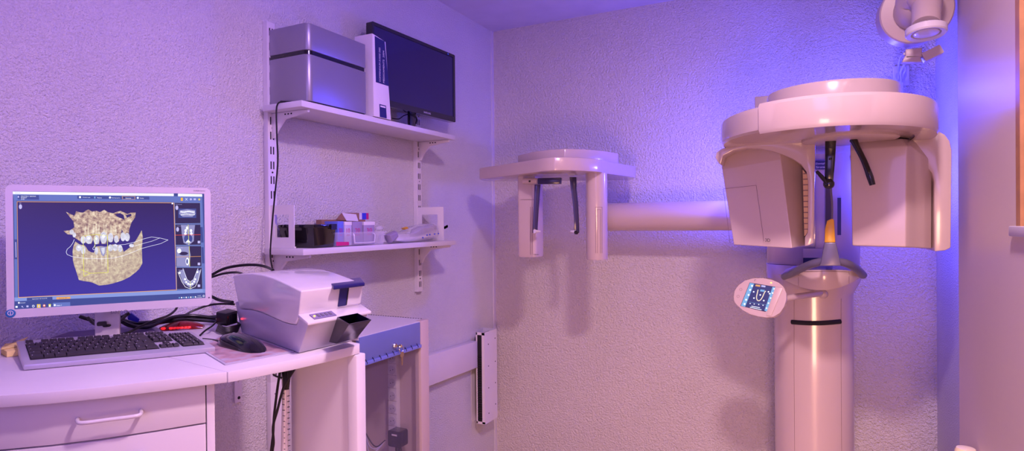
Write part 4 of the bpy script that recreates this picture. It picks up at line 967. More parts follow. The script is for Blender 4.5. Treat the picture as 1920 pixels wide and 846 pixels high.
o = MB(); top = [onarc(1485+90*k/14, 600.5+2.6*math.sin(PI*k/14)-1*k/14, .002) for k in range(15)]; bt = [onarc(1485+90*k/14, 607.5+2.6*math.sin(PI*k/14)-1*k/14, .002) for k in range(15)]
cen = [(a+b)/2 for a, b in zip(top, bt)]
o.tube(cen, .0085, M_dark, 10); o.build('grip_slot', M_dark, xr)
# base foot
o = MB(); o.prism([(cr_+.05, 2.98), (cr_+.05, 2.55)]+arcpts(cxm, 2.55, hw+.05, .22, 0, -PI, 25)[1:-1]+[(cl-.05, 2.55), (cl-.05, 2.98)], FZ, FZ+.035); o.build('floor_plate', M_creamd, xr, bevel=.006)
# upper carriage
ul = P(1438, 480, Y=2.64).x; ur = P(1613, 480, Y=2.64).x; um = (ul+ur)/2; uh = (ur-ul)/2
slabZ0 = 1.394; 
zu0 = P(1470, 498, Y=2.55).z
o = MB(); o.prism([(ur, 2.92), (ur, 2.64)]+arcpts(um, 2.64, uh, .075, 0, -PI, 21)[1:-1]+[(ul, 2.64), (ul, 2.92)], zu0, slabZ0+.03); o.build('upper_column', M_cream, xr, bevel=.004)
o = MB(); # flared collar between both
r1 = [(x, y, zu0) for x, y in [(ur+.004, 2.92), (ur+.004, 2.64)]+arcpts(um, 2.64, uh+.004, .09, 0, -PI, 21)[1:-1]+[(ul-.004, 2.64), (ul-.004, 2.92)]]
r2 = [(x, y, zcT+.03) for x, y in [(ur+.002, 2.92), (ur+.002, 2.64)]+arcpts(um, 2.62, uh+.002, .10, 0, -PI, 21)[1:-1]+[(ul-.002, 2.64), (ul-.002, 2.92)]]
r3 = [(x, y, zcT-.02) for x, y in [(cr_, 2.92), (cr_, 2.62)]+arcpts(cxm, 2.62, hw, .12, 0, -PI, 21)[1:-1]+[(cl, 2.62), (cl, 2.92)]]
o.loft([r3, r2, r1], M_cream); o.build('collar', M_cream, xr)
yf = 2.555
o = MB(); fy = Fr((0, yf, 0), (1, 0, 0), (0, 0, 1))
def V(px, py, y=yf): q_ = P(px, py, Y=y); return (q_.x, q_.z)
def FQ(o, pts, d0, d1, m_, y=yf): o.loft([[Vector((V(*p, y)[0], y-d0, V(*p, y)[1])) for p in pts], [Vector((V(*p, y)[0], y-d1, V(*p, y)[1])) for p in pts]], m_)
FQ(o, [(1570, 371), (1577, 371), (1577, 441), (1570, 441)], 0, .003, M_navy); o.build('scale_window', M_navy, xr)
o = MB(); FQ(o, [(1548, 262), (1560, 262), (1560, 490), (1548, 490)], 0, .004, mat('dark_guide', (70, 48, 60), .5)); o.build('guide_groove', None, xr)
o = MB(); FQ(o, [(1529, 318), (1546, 318), (1546, 470), (1529, 470)], 0, .012, M_creamd); o.build('guide_cover', M_creamd, xr, bevel=.003)
yb_l = yf-.014
o = MB(); FQ(o, [(1526, 302), (1550, 302), (1550, 318), (1526, 318)], .013, .016, M_navy)
q = V(1530, 309); o.text('Dentsply', Fr((0, yf-.0165, 0), (1, 0, 0), (0, 0, 1)), q[0], q[1]-.003, .009, M_card, w=.034, n=.0005); q = V(1530, 316); o.text('Sirona', Fr((0, yf-.0165, 0), (1, 0, 0), (0, 0, 1)), q[0], q[1]-.001, .009, M_card, w=.030, n=.0005)
o.build('name_plate', M_navy, xr)
o = MB(); FQ(o, [(1506, 466), (1546, 466), (1546, 483), (1506, 483)], .0, .02, M_creamd); FQ(o, [(1506, 483), (1562, 483), (1562, 497), (1506, 497)], 0, .01, M_navy); o.build('carriage_block', M_creamd, xr)
# chin tray: a shallow bowl with a curved underside
def tray_top(x): k = (x-1545)/80.0; return 506.5+9*abs(k)**4
def tray_bot(x): k = (x-1545)/80.0; return 545-27*abs(k)**2.0-4*k
def tray_y(x): k = (x-1545)/80.0; return 2.20+.13*k*k
R = []
for i in range(33):
    x = 1466+159*i/32; t_, b_ = tray_top(x), max(tray_top(x)+1.0, tray_bot(x)); yy = tray_y(x); k = abs((x-1545)/80)
    A, B_ = P(x, t_, Y=yy), P(x, b_, Y=yy); M1 = P(x, t_+(b_-t_)*.35, Y=yy-.004); M2 = P(x, t_+(b_-t_)*.75, Y=yy+.004)
    bk = 2.58; Bb = Vector((A.x*.7+B_.x*.3, bk, B_.z+.0)); Ab = Vector((A.x, bk, A.z))
    R.append([A, M1, M2, B_+Vector((0, .012, 0)), Bb, Ab])
o = MB(); o.loft(R, M_cream); bowl = o.build('chin_tray', M_cream, xr, bevel=0)
o = MB()
for x in (1497, 1592):
    o.tube([P(x, tray_top(x)+(tray_bot(x)-tray_top(x))*t, Y=tray_y(x)-.003+.006*max(0, t-.3)) for t in (.05, .25, .5, .75, .95)], .0008, M_seam, 4)
o.tube([P(1497+95*k/8, tray_top(1497+95*k/8)+2.5, Y=tray_y(1497+95*k/8)-.002) for k in range(9)], .0008, M_seam, 4)
o.build('tray_seam', M_seam, bowl)
# grip bar
gpts = [P(1471, 519, Y=2.33), P(1484, 513, Y=2.26), P(1500, 505, Y=2.19), P(1520, 496, Y=2.13), P(1542, 490.5, Y=2.11), P(1557, 490, Y=2.105), P(1573, 490.5, Y=2.11), P(1592, 496, Y=2.13), P(1608, 506, Y=2.20), P(1618, 516, Y=2.30)]
o = MB(); o.tube(gpts, .0125, M_gtube, 18, 5); o.build('grip_bar', M_gtube, xr)
# bite support
o = MB(); yb = 2.085
A = [(1536, 499), (1577, 499), (1576, 493), (1567.5, 455), (1546, 455), (1539, 493)]
fz = [Vector((V(*p, yb)[0], yb, V(*p, yb)[1])) for p in A]; bz_ = [p+Vector((0, .05, 0)) for p in fz]; o.loft([fz, bz_], M_gtube); o.build('bite_support', mat('pewter_plastic', (188, 172, 180), .35, metal=.1), xr, bevel=.003)
xr_b = None
o = MB(); A = [(1546, 455), (1566.5, 455), (1565.5, 440), (1564, 412), (1560, 410), (1551, 414), (1547, 430)]
fz = [Vector((V(*p, yb)[0], yb+.008, V(*p, yb)[1])) for p in A]; o.loft([fz, [p+Vector((0, .025, 0)) for p in fz]], M_yellow); o.build('yellow_bite_block', M_yellow, xr, bevel=.002)
o = MB(); o.tube([P(1557, 350, Y=2.05), P(1560, 380, Y=2.07), P(1560, 412, Y=2.10)], .0028, M_gtube, 8, 3); o.build('guide_rod', M_gtube, xr)

# ring
R0_ = .297; RY_ = .395
SZ0, SZ1 = 1.395, 1.468
yc = CC.y; xc = CC.x
hd = MB(); pf = circ(R0_, 72, xc, yc, ry=RY_)
rings = [[(xc+(x-xc)*k, yc+(y-yc)*k, z) for x, y in pf] for k, z in ((.975, SZ0), (.995, SZ0+.006), (1, SZ0+.014), (1, SZ1-.014), (.992, SZ1-.004), (.97, SZ1))]
hd.loft(rings, M_cream); ring = hd.build('ring_housing', M_cream, xr)
# proud front segment
a0 = -math.acos(-.52); a1 = .25
outer = arcpts(xc, yc, R0_+.004, RY_+.006, a0, a1, 40); inn = arcpts(xc, yc, R0_-.05, RY_-.05, a1, a0, 40)
o = MB(); rg_ = lambda k, z: [(xc+(x-xc)*k, yc+(y-yc)*k, z) for x, y in outer+inn]
o.loft([rg_(.985, SZ0-.006), rg_(1, SZ0+.004), rg_(1, SZ1-.004), rg_(.985, SZ1+.005)], M_cream); o.build('front_cover', M_cream, xr)
# top drum
tc_ = P(1564, 160, Y=yc); rt = abs(P(1690, 170, Y=yc).x-P(1438, 170, Y=yc).x)/2; zt2 = P(1564, 149, Y=yc-rt).z
o = MB(); tx = (P(1690, 170, Y=yc).x+P(1438, 170, Y=yc).x)/2
o.loft([[(tx+rt*k*math.cos(a), yc+rt*k*math.sin(a), z) for a in [2*PI*i/64 for i in range(64)]] for k, z in ((.99, SZ1-.004), (1, SZ1+.01), (1, zt2-.008), (.985, zt2), (.5, zt2+.004))], M_cream); o.build('top_drum', M_cream, xr)
o = MB(); q = P(1425, 185, Y=2.6); o.box((q.x-.02, 2.60, SZ1-.01), (q.x+.05, 2.80, q.z+.01)); o.build('rear_bracket', M_creamd, xr, bevel=.004)
# link between ring and column
o = MB(); o.box((ul+.02, 2.38, SZ0+.01), (ur-.02, 2.93, SZ1-.01)); o.build('support_arm', M_cream, xr, bevel=.01)
# underside disc
dcx = P(1592, 262, Y=2.08).x
o = MB(); o.loft([[(dcx+r_*math.cos(a), 2.08+r_*math.sin(a), z) for a in [2*PI*i/48 for i in range(48)]] for r_, z in ((.130, SZ0+.002), (.130, SZ0-.005), (.124, SZ0-.008), (.05, SZ0-.009))], M_creamd); o.build('underside_disc', M_creamd, xr)
# left head (tube housing)
zhT = SZ0-.001
def ZP(px, D_, z): 
    l = (px-960)/F*D_; q_ = FW*D_+R0*l; return (q_.x, q_.y, z)
def GY(px, Y_, z, py=300): q_ = P(px, py, Y=Y_); return Vector((q_.x, Y_, z))
zl0 = P(1430, 465, Y=2.10).z
z_top = P(1430, 300, Y=2.12).z
lh = MB()
ringA = [GY(1375, 2.20, zl0+.006), GY(1484, 2.10, zl0), GY(1521, 2.27, zl0+.004), GY(1516, 2.50, zl0+.004), GY(1395, 2.50, zl0+.006)]
ringM = [GY(1354, 2.20, z_top-.02), GY(1464, 2.13, z_top), GY(1527, 2.27, z_top), GY(1520, 2.52, z_top), GY(1378, 2.52, z_top)]
ringT = [GY(1350, 2.22, zhT-.002), GY(1460, 2.15, zhT-.002), GY(1527, 2.27, zhT-.002), GY(1520, 2.52, zhT-.002), GY(1372, 2.52, zhT-.002)]
lh.loft([ringA, ringM, ringT], M_cream); lhead = lh.build('tube_head', M_cream, xr, bevel=.002, ang=8, sharp=9)
# hood with arch
yh = 2.115
outerp = [(1341, 296), (1343, 286), (1353, 279), (1385, 269), (1425, 264), (1470, 262), (1510, 263), (1529, 267), (1528, 330), (1527, 400), (1526, 456), (1518, 460), (1509, 462)]
innerp = [(1509, 445), (1514.5, 436), (1515, 400), (1515, 340), (1512, 322), (1502, 308), (1486, 298), (1468, 290), (1448, 283), (1425, 278.5), (1400, 277.5), (1375, 282), (1356, 292), (1351, 309), (1347, 306)]
hp = outerp+innerp
def hood(y0_, y1_, name, pts, par, bev):
    o = MB(); n_ = len(pts); o.loft([[Vector((V(*p, y0_)[0], y0_, V(*p, y0_)[1])) for p in pts], [Vector((V(*p, y0_)[0]*1.0+.0, y1_, V(*p, y0_)[1])) for p in pts]], M_cream); return o.build(name, M_cream, par, bevel=bev)
hood(yh, 2.24, 'hood', hp, lhead, .003)
# vent grille
o = MB(); vg = [(1505, 318), (1515, 330), (1515, 438), (1508, 443)]; yv = 2.125
o.loft([[Vector((V(*p, yv)[0], yv, V(*p, yv)[1])) for p in vg], [Vector((V(*p, yv)[0], yv+.05, V(*p, yv)[1])) for p in vg]], mat('grille_tan', (196, 160, 120), .5))
for k in range(11):
    a_, b_3 = V(1506, 326+k*10.4, yv), V(1516, 326+k*10.4, yv); o.box((a_[0], yv-.002, a_[1]-.0012), (b_3[0], yv+.001, a_[1]+.0012), M_seam)
o.build('vent_grille', None, lhead)
# panel outline + 3D mark on front-left face
A_, B4, C4 = ringA[0], ringA[1], ringM[0]
fh = Fr(A_, B4-A_, (C4-A_)-(B4-A_).normalized()*(C4-A_).dot((B4-A_).normalized()))
if fh.n.dot(CAM-A_) < 0: nn = -1
else: nn = 1
o = MB(); o.line([fh.uv(1371, 455), fh.uv(1358.5, 354), fh.uv(1420, 347.5), fh.uv(1434.5, 452)], .0012, M_seam, fh, nn*.0065)
u_, v_ = fh.uv(1437, 453); o.text('3D', fh, u_, v_, .011, M_dark, w=.018, n=nn*.0066); o.build('panel_outline_and_mark', M_seam, lhead)
# right head (sensor)
zr0 = P(1700, 466, Y=2.10).z
rh = MB()
RA = [GY(1597, 2.12, zr0+.006), GY(1697, 2.09, zr0+.004), GY(1706, 2.11, zr0+.002), GY(1745, 2.20, zr0-.004), GY(1748, 2.40, zr0-.01), GY(1610, 2.40, zr0-.01)]
RB = [GY(1594, 2.12, zhT-.03), GY(1701, 2.09, zhT-.03), GY(1709, 2.11, zhT-.03), GY(1747, 2.20, zhT-.07), GY(1750, 2.40, zhT-.03), GY(1612, 2.40, zhT-.03)]
RC = [GY(1594, 2.14, zhT-.004), GY(1690, 2.12, zhT-.004), GY(1700, 2.14, zhT-.004), GY(1722, 2.22, zhT-.004), GY(1750, 2.40, zhT-.004), GY(1612, 2.40, zhT-.004)]
rh.loft([RA, RB, RC], M_cream); rhead = rh.build('sensor_head', M_cream, xr, bevel=.004, ang=12, seg=3, sharp=14)
# outer shell behind
osh = [(1700, 262), (1735, 240), (1757, 244), (1772, 252), (1781, 264), (1785, 282), (1784, 380), (1783, 465), (1772, 470), (1752, 472), (1751, 340), (1747, 325), (1725, 298), (1705, 289), (1690, 286), (1690, 266)]
def VS(px, py, y): q_ = P(px, py, Y=y); return (q_.x, q_.z)
o = MB(); y0_, y1_ = 2.185, 2.50
pts = [VS(p[0], p[1], y0_) for p in osh]
pts = [(min(x, RX-.03), z) for x, z in pts]
o.loft([[Vector((x, y0_, z)) for x, z in pts], [Vector((x, y0_+.12, z)) for x, z in pts], [Vector((x-.02, y1_, z)) for x, z in pts]], M_cream); o.build('outer_shell', M_cream, rhead, bevel=.004)
o = MB(); e_ = [(1594, 290), (1606, 284), (1606, 300), (1597, 304)]; o.loft([[Vector((VS(*p, 2.14)[0], 2.13, VS(*p, 2.14)[1])) for p in e_], [Vector((VS(*p, 2.14)[0], 2.2, VS(*p, 2.14)[1])) for p in e_]], M_cream); o.build('corner_lug', M_cream, rhead, bevel=.002)
# temple supports
o = MB(); yt = 2.04
A = [(1547, 262), (1568, 262), (1566, 300), (1562, 345), (1546, 345), (1547, 300)]
fz = [Vector((V(*p, yt)[0], yt, V(*p, yt)[1])) for p in A]; o.loft([fz, [p+Vector((0, .014, 0)) for p in fz]], M_black); q = P(1554, 345, Y=yt-.004); o.sphere(q, .016, M_black, 14, (1, .7, 1)); q = P(1557, 298, Y=yt-.002); o.sphere(q, .005, M_gtube, 8)
o.build('forehead_support', M_black, xr, bevel=.002)
o = MB(); o.tube([P(1531, 321, Y=yt-.01), P(1541, 332, Y=yt-.01), P(1551, 345, Y=yt-.01)], [.0045, .006, .0045], M_blackm, 8); o.build('adjusting_lever', M_blackm, xr)
o = MB(); o.tube([P(1600, 262, Y=yt), P(1609, 280, Y=yt-.01), P(1620, 302, Y=yt-.02), P(1630, 328, Y=yt-.03), P(1636, 347, Y=yt-.03)], [.011, .0085, .008, .0085, .0095, .008], M_black, 12, 4); o.build('temple_support', M_black, xr)
# touch screen tablet and its arm
pc = P(1425, 560, Y=2.22); tn = (CAM+Vector((-.55, 0, .55))-pc).normalized()
tu = (P(1454, 538.8, Y=2.22)-P(1406, 530.5, Y=2.22)); tu = (tu-tn*tu.dot(tn)).normalized()
ft_ = Fr(pc, tu, None, tn)
def tuv(px, py): return ft_.uv(px, py)
oval = [(1375, 557), (1377, 545), (1384, 535), (1396, 526), (1412, 521.5), (1430, 521), (1448, 524.5), (1461, 530), (1470, 538), (1475, 550), (1475, 562), (1471, 575), (1463, 587), (1451, 594.5), (1438, 596), (1422, 594), (1406, 589.5), (1392, 582), (1381, 572), (1376, 565)]
tb = MB(); ov = [tuv(*p) for p in oval]; sc = lambda k: [(x*k, y*k) for x, y in ov]
tb.loft([[ft_.pt(x, y, z) for x, y in sc(k)] for k, z in ((.90, -.024), (.98, -.018), (1, -.006), (.985, 0))], M_cream); tbl = tb.build('touch_panel', M_cream, xr)
o = MB(); e = [tuv(1454, 538), tuv(1468, 541), tuv(1446, 594), tuv(1437, 592)]; o.prism(e, .0003, .003, M_creamd, ft_); o.build('panel_ridge', M_creamd, tbl, bevel=.001)
o = MB(); o.flat = True
def TS(zx, zy): return tuv(1350+zx/4.2314, 440+zy/4.2314)
def TP(pts, m_, n_): o.poly([TS(*p) for p in pts], m_, ft_, n_)
TP([(236, 381), (443, 416), (362, 614), (162, 566)], E_dk, .0008); TP([(238, 384), (272, 390), (200, 574), (166, 566)], E_cy, .0011); TP([(418, 415), (440, 419), (372, 610), (352, 605)], E_cy, .0011)
TP([(272, 392), (418, 416), (352, 604), (202, 573)], emat('tablet_view', (44, 50, 112)), .0010)
TP([(285, 397), (322, 402), (318, 416), (280, 410)], E_or, .0013); TP([(330, 402), (362, 407), (360, 420), (327, 415)], E_lv, .0013); TP([(322, 436), (356, 441), (352, 456), (318, 451)], E_cy, .0013)
jaw = [(303, 438), (298, 460), (292, 485), (290, 505), (296, 522), (310, 527), (324, 518), (336, 500), (346, 478), (355, 458), (364, 448)]
o.line([TS(*p) for p in jaw], .0030, emat('tablet_teeth', (250, 225, 200)), ft_, .0014)
for p in ((385, 455), (395, 470), (270, 505), (348, 525), (268, 455), (320, 480)): 
    u_, v_ = TS(*p); o.poly(circ(.0028, 10, u_, v_), E_w, ft_, .0014)
o.line([TS(230, 535), TS(378, 560)], .0006, E_cy, ft_, .0014)
for p in ((240, 548), (272, 552), (308, 556), (342, 562)): u_, v_ = TS(*p); o.poly(circ(.0020, 8, u_, v_), E_w, ft_, .0014)
for a_, b_5 in (((250, 568), (318, 582)), ((238, 577), (330, 598))): o.line([TS(*a_), TS(*b_5)], .0022, E_w, ft_, .0014)
for zx, zy in ((255, 408), (240, 440), (228, 480), (208, 518), (196, 552)): u_, v_ = TS(zx, zy); o.poly(circ(.0036, 10, u_, v_), E_w, ft_, .0014)
for zx, zy in ((430, 432), (418, 465), (402, 505), (385, 545), (370, 585)): u_, v_ = TS(zx, zy); o.poly(circ(.0028, 10, u_, v_), E_w, ft_, .0014)
o.build('touch_display', E_dk, tbl)
o = MB(); q = tuv(1446, 530.5); c_ = Fr(ft_.pt(*q, 0), ft_.u, ft_.v); o.lathe(c_, [(.0022, 0), (.0022, .0014), (.001, .002)], M_amber, 10); o.build('indicator_light', M_amber, tbl)
o = MB(); q = tuv(1417, 526); o.text('r', ft_, q[0]-.004, q[1]-.004, .007, M_seam, n=.0006); 
for p in ((1389, 543), (1384, 556)): q = tuv(*p); o.line(circ(.0045, 12, *q)+circ(.0045, 12, *q)[:1], .0008, M_seam, ft_, .0006)
o.build('panel_marks', M_seam, tbl)
o = MB(); o.tube([ft_.pt(.03, 0, -.022), P(1490, 557, Y=2.30), P(1540, 550, Y=2.50)], [.011, .011, .012], M_cream, 16); q = P(1543, 552, Y=2.50); o.sphere(q, .018, M_cream, 14, (1, 1, .9)); o.build('panel_arm', M_cream, xr)

# cephalometric arm
ya1 = 2.80; q1, q2 = P(1120, 381.5, Y=ya1), P(1120, 433, Y=ya1); rz = (q1.z-q2.z)/2; zc_ = (q1.z+q2.z)/2
o = MB(); o.tube([Vector((P(1112, 400, Y=ya1).x, ya1, zc_)), Vector((ul+.03, ya1, zc_))], rz, M_cream, 36); o.build('side_arm', M_cream, xr)
cz0 = 1.15+.2055; cz1 = cz0+.054
def PD(px, D_): l = (px-960)/F*D_; q_ = FW*D_+R0*l; return (q_.x, q_.y)
plan = [PD(900, 2.84), PD(960, 2.62), PD(1008, 2.46), PD(1022, 2.415), PD(1040, 2.39), PD(1060, 2.39), PD(1090, 2.42), PD(1120, 2.47), PD(1128, 2.50), PD(1140, 2.58), PD(1190, 2.80), PD(1193, 2.84), PD(1183, 2.98), PD(1150, 3.0), PD(920, 2.98), PD(903, 2.93)]
o = MB(); o.prism(plan, cz0, cz1); o.build('head_plate', M_cream, xr, bevel=.004, ang=25)
plan2 = [PD(972, 2.75), PD(1000, 2.62), PD(1030, 2.55), PD(1060, 2.52), PD(1095, 2.54), PD(1130, 2.60), PD(1160, 2.70), PD(1162, 2.80), PD(1150, 2.92), PD(980, 2.92)]
zp = P(1060, 279.5, D=2.53).z
o = MB(); o.prism(plan2, cz1-.002, zp); o.build('plate_cover', M_cream, xr, bevel=.004, ang=25)
# posts
zr_ = P(1119, 487, D=2.55).z
def post(px0, px1, D_, zb0, name, rnd):
    c_ = PD((px0+px1)/2, D_); w_ = (px1-px0)/F*D_/2; o = MB()
    # aligned to the side arm, with a rounded front
    pts = [(c_[0]+w_*math.cos(a)*1.0, c_[1]+(w_*rnd)*math.sin(a)) for a in [2*PI*k/40 for k in range(40)]] if rnd > .8 else [(x, y) for x, y in rrect(c_[0]-w_, c_[1]-w_, c_[0]+w_, c_[1]+w_, w_*.35)]
    o.loft([[(c_[0]+(x-c_[0])*.95, c_[1]+(y-c_[1])*.95, zb0) for x, y in pts], [(x, y, zb0+.004) for x, y in pts], [(x, y, cz0+.001) for x, y in pts]], M_cream); return o.build(name, M_cream, xr), c_, w_
rp_, rc_, rw_ = post(1099, 1139, 2.56, zr_, 'sensor_post', 1.0)
zl_ = P(995, 482, D=2.68).z
lp_, lc_, lw_ = post(975.5, 1014, 2.70, zl_, 'aperture_post', .5)
def facept(c_, w_, px, py, D_, m_=None): q_ = P(px, py, D=D_); return q_
def pf(px, py, D_=2.49): return P(px, py, D=D_)
def outl(c_, w_, pts, name, par, rnd):
    o = MB()
    for a, b in zip(pts, pts[1:]):
        A, B5 = [], []
        for (px, py), L_ in ((a, A), (b, B5)):
            d = ray(px, py)
            if rnd:
                dd = Vector((d.x, d.y)); cc = Vector(c_); k = dd.dot(cc)/dd.dot(dd); off = (cc-dd*k).length; s_ = math.sqrt(max(0, w_*w_-off*off))/dd.length; t = k-s_
            else: t = (c_[1]-w_)/d.y
            L_.append(CAM+d*(t*.9993))
        o.tube([A[0], B5[0]], .0007, M_seam, 4)
    return o.build(name, M_seam, par)
outl(rc_, rw_, [(1117, 475), (1117, 388.5), (1129, 388.5), (1129, 475)], 'slot_outline', rp_, True)
outl(rc_, rw_, [(1120, 475), (1120, 393), (1126, 393), (1126, 475)], 'slot_outline', rp_, True)
outl(lc_, lw_, [(976, 374.5), (1013.5, 374.5)], 'joint_line', lp_, False)
outl(lc_, lw_, [(994.5, 388), (994.5, 478)], 'edge_line', lp_, False); outl(lc_, lw_, [(998, 388), (998, 478)], 'edge_line', lp_, False)
o = MB(); fp = Fr((0, lc_[1]-lw_, 0), (1, 0, 0), (0, 0, 1)); q = P(1000.5, 478.5, Y=lc_[1]-lw_); o.text('CERAN', fp, q.x, q.z, .005, M_dark, w=.026, n=.0006 if fp.n.y < 0 else -.0006); o.build('maker_name', M_dark, lp_)
# ear arms
D1 = 2.60
o = MB(); o.tube([P(981, 339.5, D=2.62), P(1008, 340, D=2.60)], .0135, M_creamd, 14); o.sphere(P(993, 340, D=2.585), .005, M_dark, 8); o.build('clamp_block', M_creamd, xr)
o = MB(); A = [P(1008, 334, D=2.59), P(1051, 333, D=2.57), P(1050, 345, D=2.57), P(1008, 345.5, D=2.59)]; o.loft([A, [p+Vector((0, .02, 0)) for p in A]], mat('smoked_plastic', (52, 44, 84), .2)); o.build('nose_support', None, xr, bevel=.003)
def arm(pts, par, w0, nm, Dd):
    o = MB(); L_ = [P(x-w_, y, D=Dd) for x, y, w_ in pts]; R_ = [P(x+w_, y, D=Dd) for x, y, w_ in pts]
    rings = [[a, b, b+Vector((0, .012, 0)), a+Vector((0, .012, 0))] for a, b in zip(L_, R_)]; o.loft(rings, MATS['smoked_plastic']); return o.build(nm, MATS['smoked_plastic'], par, bevel=.002, ang=50)
e1 = arm([(1007, 346, 5), (1006, 365, 4.6), (1004, 395, 4.2), (1002.5, 425, 4), (1002, 437, 4)], xr, 4, 'ear_rod', 2.58)
e2 = arm([(1073.5, 332, 6), (1075, 355, 5), (1078, 380, 4.5), (1080, 410, 4.2), (1080.5, 437, 4.2)], xr, 4, 'ear_rod', 2.56)
o = MB(); o.tube([P(1002, 434, D=2.575), P(1013, 434, D=2.60)], [.009, .003], M_card, 10); o.build('ear_plug', M_card, e1)
o = MB(); o.tube([P(1080, 435, D=2.56), P(1070, 434, D=2.58)], [.009, .003], M_card, 10); o.sphere(P(1080.5, 436, D=2.552), .010, M_black, 10); o.build('ear_plug', M_card, e2)
o = MB(); q = PD(1073, 2.57); o.box((q[0]-.016, q[1]-.01, cz0-.006), (q[0]+.016, q[1]+.02, cz0)); o.build('arm_mount', M_grey, xr)
# glowing strip behind the column, shining on the wall
LED = emat('blue_led_strip', (70, 60, 255), 6)
o = MB(); o.box((ul+.01, 2.921, 1.05), (ul+.022, 2.926, SZ1)); o.box((ur-.022, 2.921, 1.05), (ur-.01, 2.926, SZ1)); o.build('backlight_strip', LED, xr)

# ------------------------------------------------------------------ ventilation housing, top right
yv = 2.28
vc = P(1719, 20, Y=yv); vr = abs(P(1791, 20, Y=yv).x-P(1647, 20, Y=yv).x)/2; print('vent', vc, vr)
vt = thing('wall_ventilator', 'round cream wall ventilator with a downward nozzle in the upper right corner', 'ventilator', tuple(vc))
dirn = Vector((.05, -1, -.12)).normalized(); fv = Fr(vc, (1, .05, 0), None, dirn)
o = MB(); o.lathe(fv, [(vr*.92, -.10), (vr, -.09), (vr, -.006), (vr*.96, 0), (vr*.55, .006), (vr*.52, .010)], M_creamd, 64); o.build('round_housing', M_creamd, vt)
o = MB(); o.loft([[(P(1708, 30, Y=BY).x+.05*math.cos(a), BY-.001, P(1708, 30, Y=BY).z+.05*math.sin(a)) for a in [2*PI*k/24 for k in range(24)]], [(vc.x+.05*math.cos(a), yv+.095, vc.z+.05*math.sin(a)) for a in [2*PI*k/24 for k in range(24)]]], M_creamd); o.build('wall_duct', M_creamd, vt)
o = MB(); c1_ = P(1727, -14, Y=yv-.07)
o.tube([vc+dirn*.0, vc+dirn*.03+Vector((0, 0, .01)), P(1722, -6, Y=yv-.05), P(1733, -12, Y=yv-.09)], [.066, .063, .060, .052], M_creamd, 28, 3); o.sphere(P(1735, -10, Y=yv-.10), .050, M_creamd, 20); o.build('elbow', M_creamd, vt)
n1, n2 = P(1737, 15, Y=yv-.12), P(1736, 48, Y=yv-.16)
ax = (n2-n1).normalized(); nf = Fr(n2, ax.orthogonal(), None, ax)
o = MB(); o.tube([n1-ax*.02, n2], [.038, .036], M_creamd, 28); o.build('nozzle', M_creamd, vt)
dv = (CAM-n2).normalized(); ax2 = (Vector((0, -.15, -.99))).normalized(); c_ = P(1736.5, 63, Y=yv-.17); nf = Fr(c_, (1, 0, 0), None, ax2)
o = MB(); r_ = .052; o.lathe(nf, [(r_*.82, -.022), (r_, -.016), (r_, 0), (r_*.93, .004), (r_*.72, .001), (r_*.70, -.006), (r_*.62, -.006), (r_*.62, .000), (r_*.5, .002)], M_white, 40); o.build('outlet_ring', M_white, vt)
j1 = P(1713, 101, Y=yv+.0); 
jb_ = thing('junction_box', 'small cream junction box with cables hanging under the wall ventilator', 'junction box', tuple(j1))
o = MB(); o.box((P(1697, 100, Y=yv).x, yv-.012, P(1710, 110, Y=yv).z), (P(1728, 100, Y=yv).x, yv+.03, P(1710, 92.5, Y=yv).z)); o.build('box_body', M_creamd, jb_, bevel=.003)
o = MB(); o.prism([(-.03, -.010), (.024, -.010), (.018, .010), (-.022, .010)], -.02, .012, M_creamd, Fr(P(1711, 112, Y=yv), (1, 0, -.1), (0, 0, 1))); o.build('box_lid', M_grey, jb_, bevel=.002)
o = MB(); o.prism(rrect(-.026, -.014, .026, .014, .003), -.02, .02, M_creamd, Fr(P(1747, 102, Y=yv), (1, 0, .45), (-.45, 0, 1))); tag(o.build('cable_gland', M_creamd), 'small tilted grey gland box right of the junction box under the ventilator', 'gland')
XS_ = P(1688, 143, Y=BY-.01)
so = thing('wall_socket', 'white wall socket plate on the rear wall above the x-ray machine', 'wall socket', tuple(XS_))
a_, b_6 = P(1673, 126, Y=BY), P(1704, 161, Y=BY)
o = MB(); o.prism(rrect(a_.x, b_6.z, b_6.x, a_.z, .006), 0, .012, M_white, Fr((0, BY-.0005, 0), (1, 0, 0), (0, 0, 1))); o.build('socket_plate', M_white, so, bevel=.001)
mid = ((a_.x+b_6.x)/2, (a_.z+b_6.z)/2)
o = MB(); o.lathe(Fr((mid[0], BY-.0125, mid[1]), (1, 0, 0), (0, 0, 1)), [(.020, 0), (.020, .002), (.016, .003)], M_grey, 20); o.build('socket_insert', M_grey, so)
for i, (pts, lb) in enumerate((([(1696, 101, 2.28), (1689, 106, 2.6), (1685, 125, 2.94), (1685, 145, 2.99), (1683, 160, 2.99), (1683, 190, 2.99)], 'left grey cable from the junction box down past the wall socket'), ([(1700, 108, 2.30), (1695, 122, 2.5), (1689, 135, 2.8), (1690, 152, 2.98), (1689, 190, 2.99)], 'middle grey cable from the junction box past the wall socket'), ([(1695, 122, 2.95), (1698, 130, 2.97), (1693, 145, 2.985), (1692, 190, 2.985)], 'right pale cable looped at the wall socket'))):
    o = MB(); o.tube([P(x, y, Y=z) for x, y, z in pts], .004, M_grey, 8, 5); tag(o.build('socket_cable', M_grey), lb, 'cable', 'grey cables at the wall socket')
# rounded post at the lower right
q = P(1811, 842, X=PX-.03)
o = MB(); zt9 = P(1811, 838.5, X=PX-.03).z; o.lathe(Fr((q.x, q.y, 0), (1, 0, 0), (0, 1, 0)), [(.026, FZ), (.026, zt9-.012), (.022, zt9-.003), (.010, zt9)], mat('ivory_plastic', (245, 228, 180), .35), 24)
tag(o.build('guard_post', None), 'short ivory post with a rounded top at the partition foot', 'post')

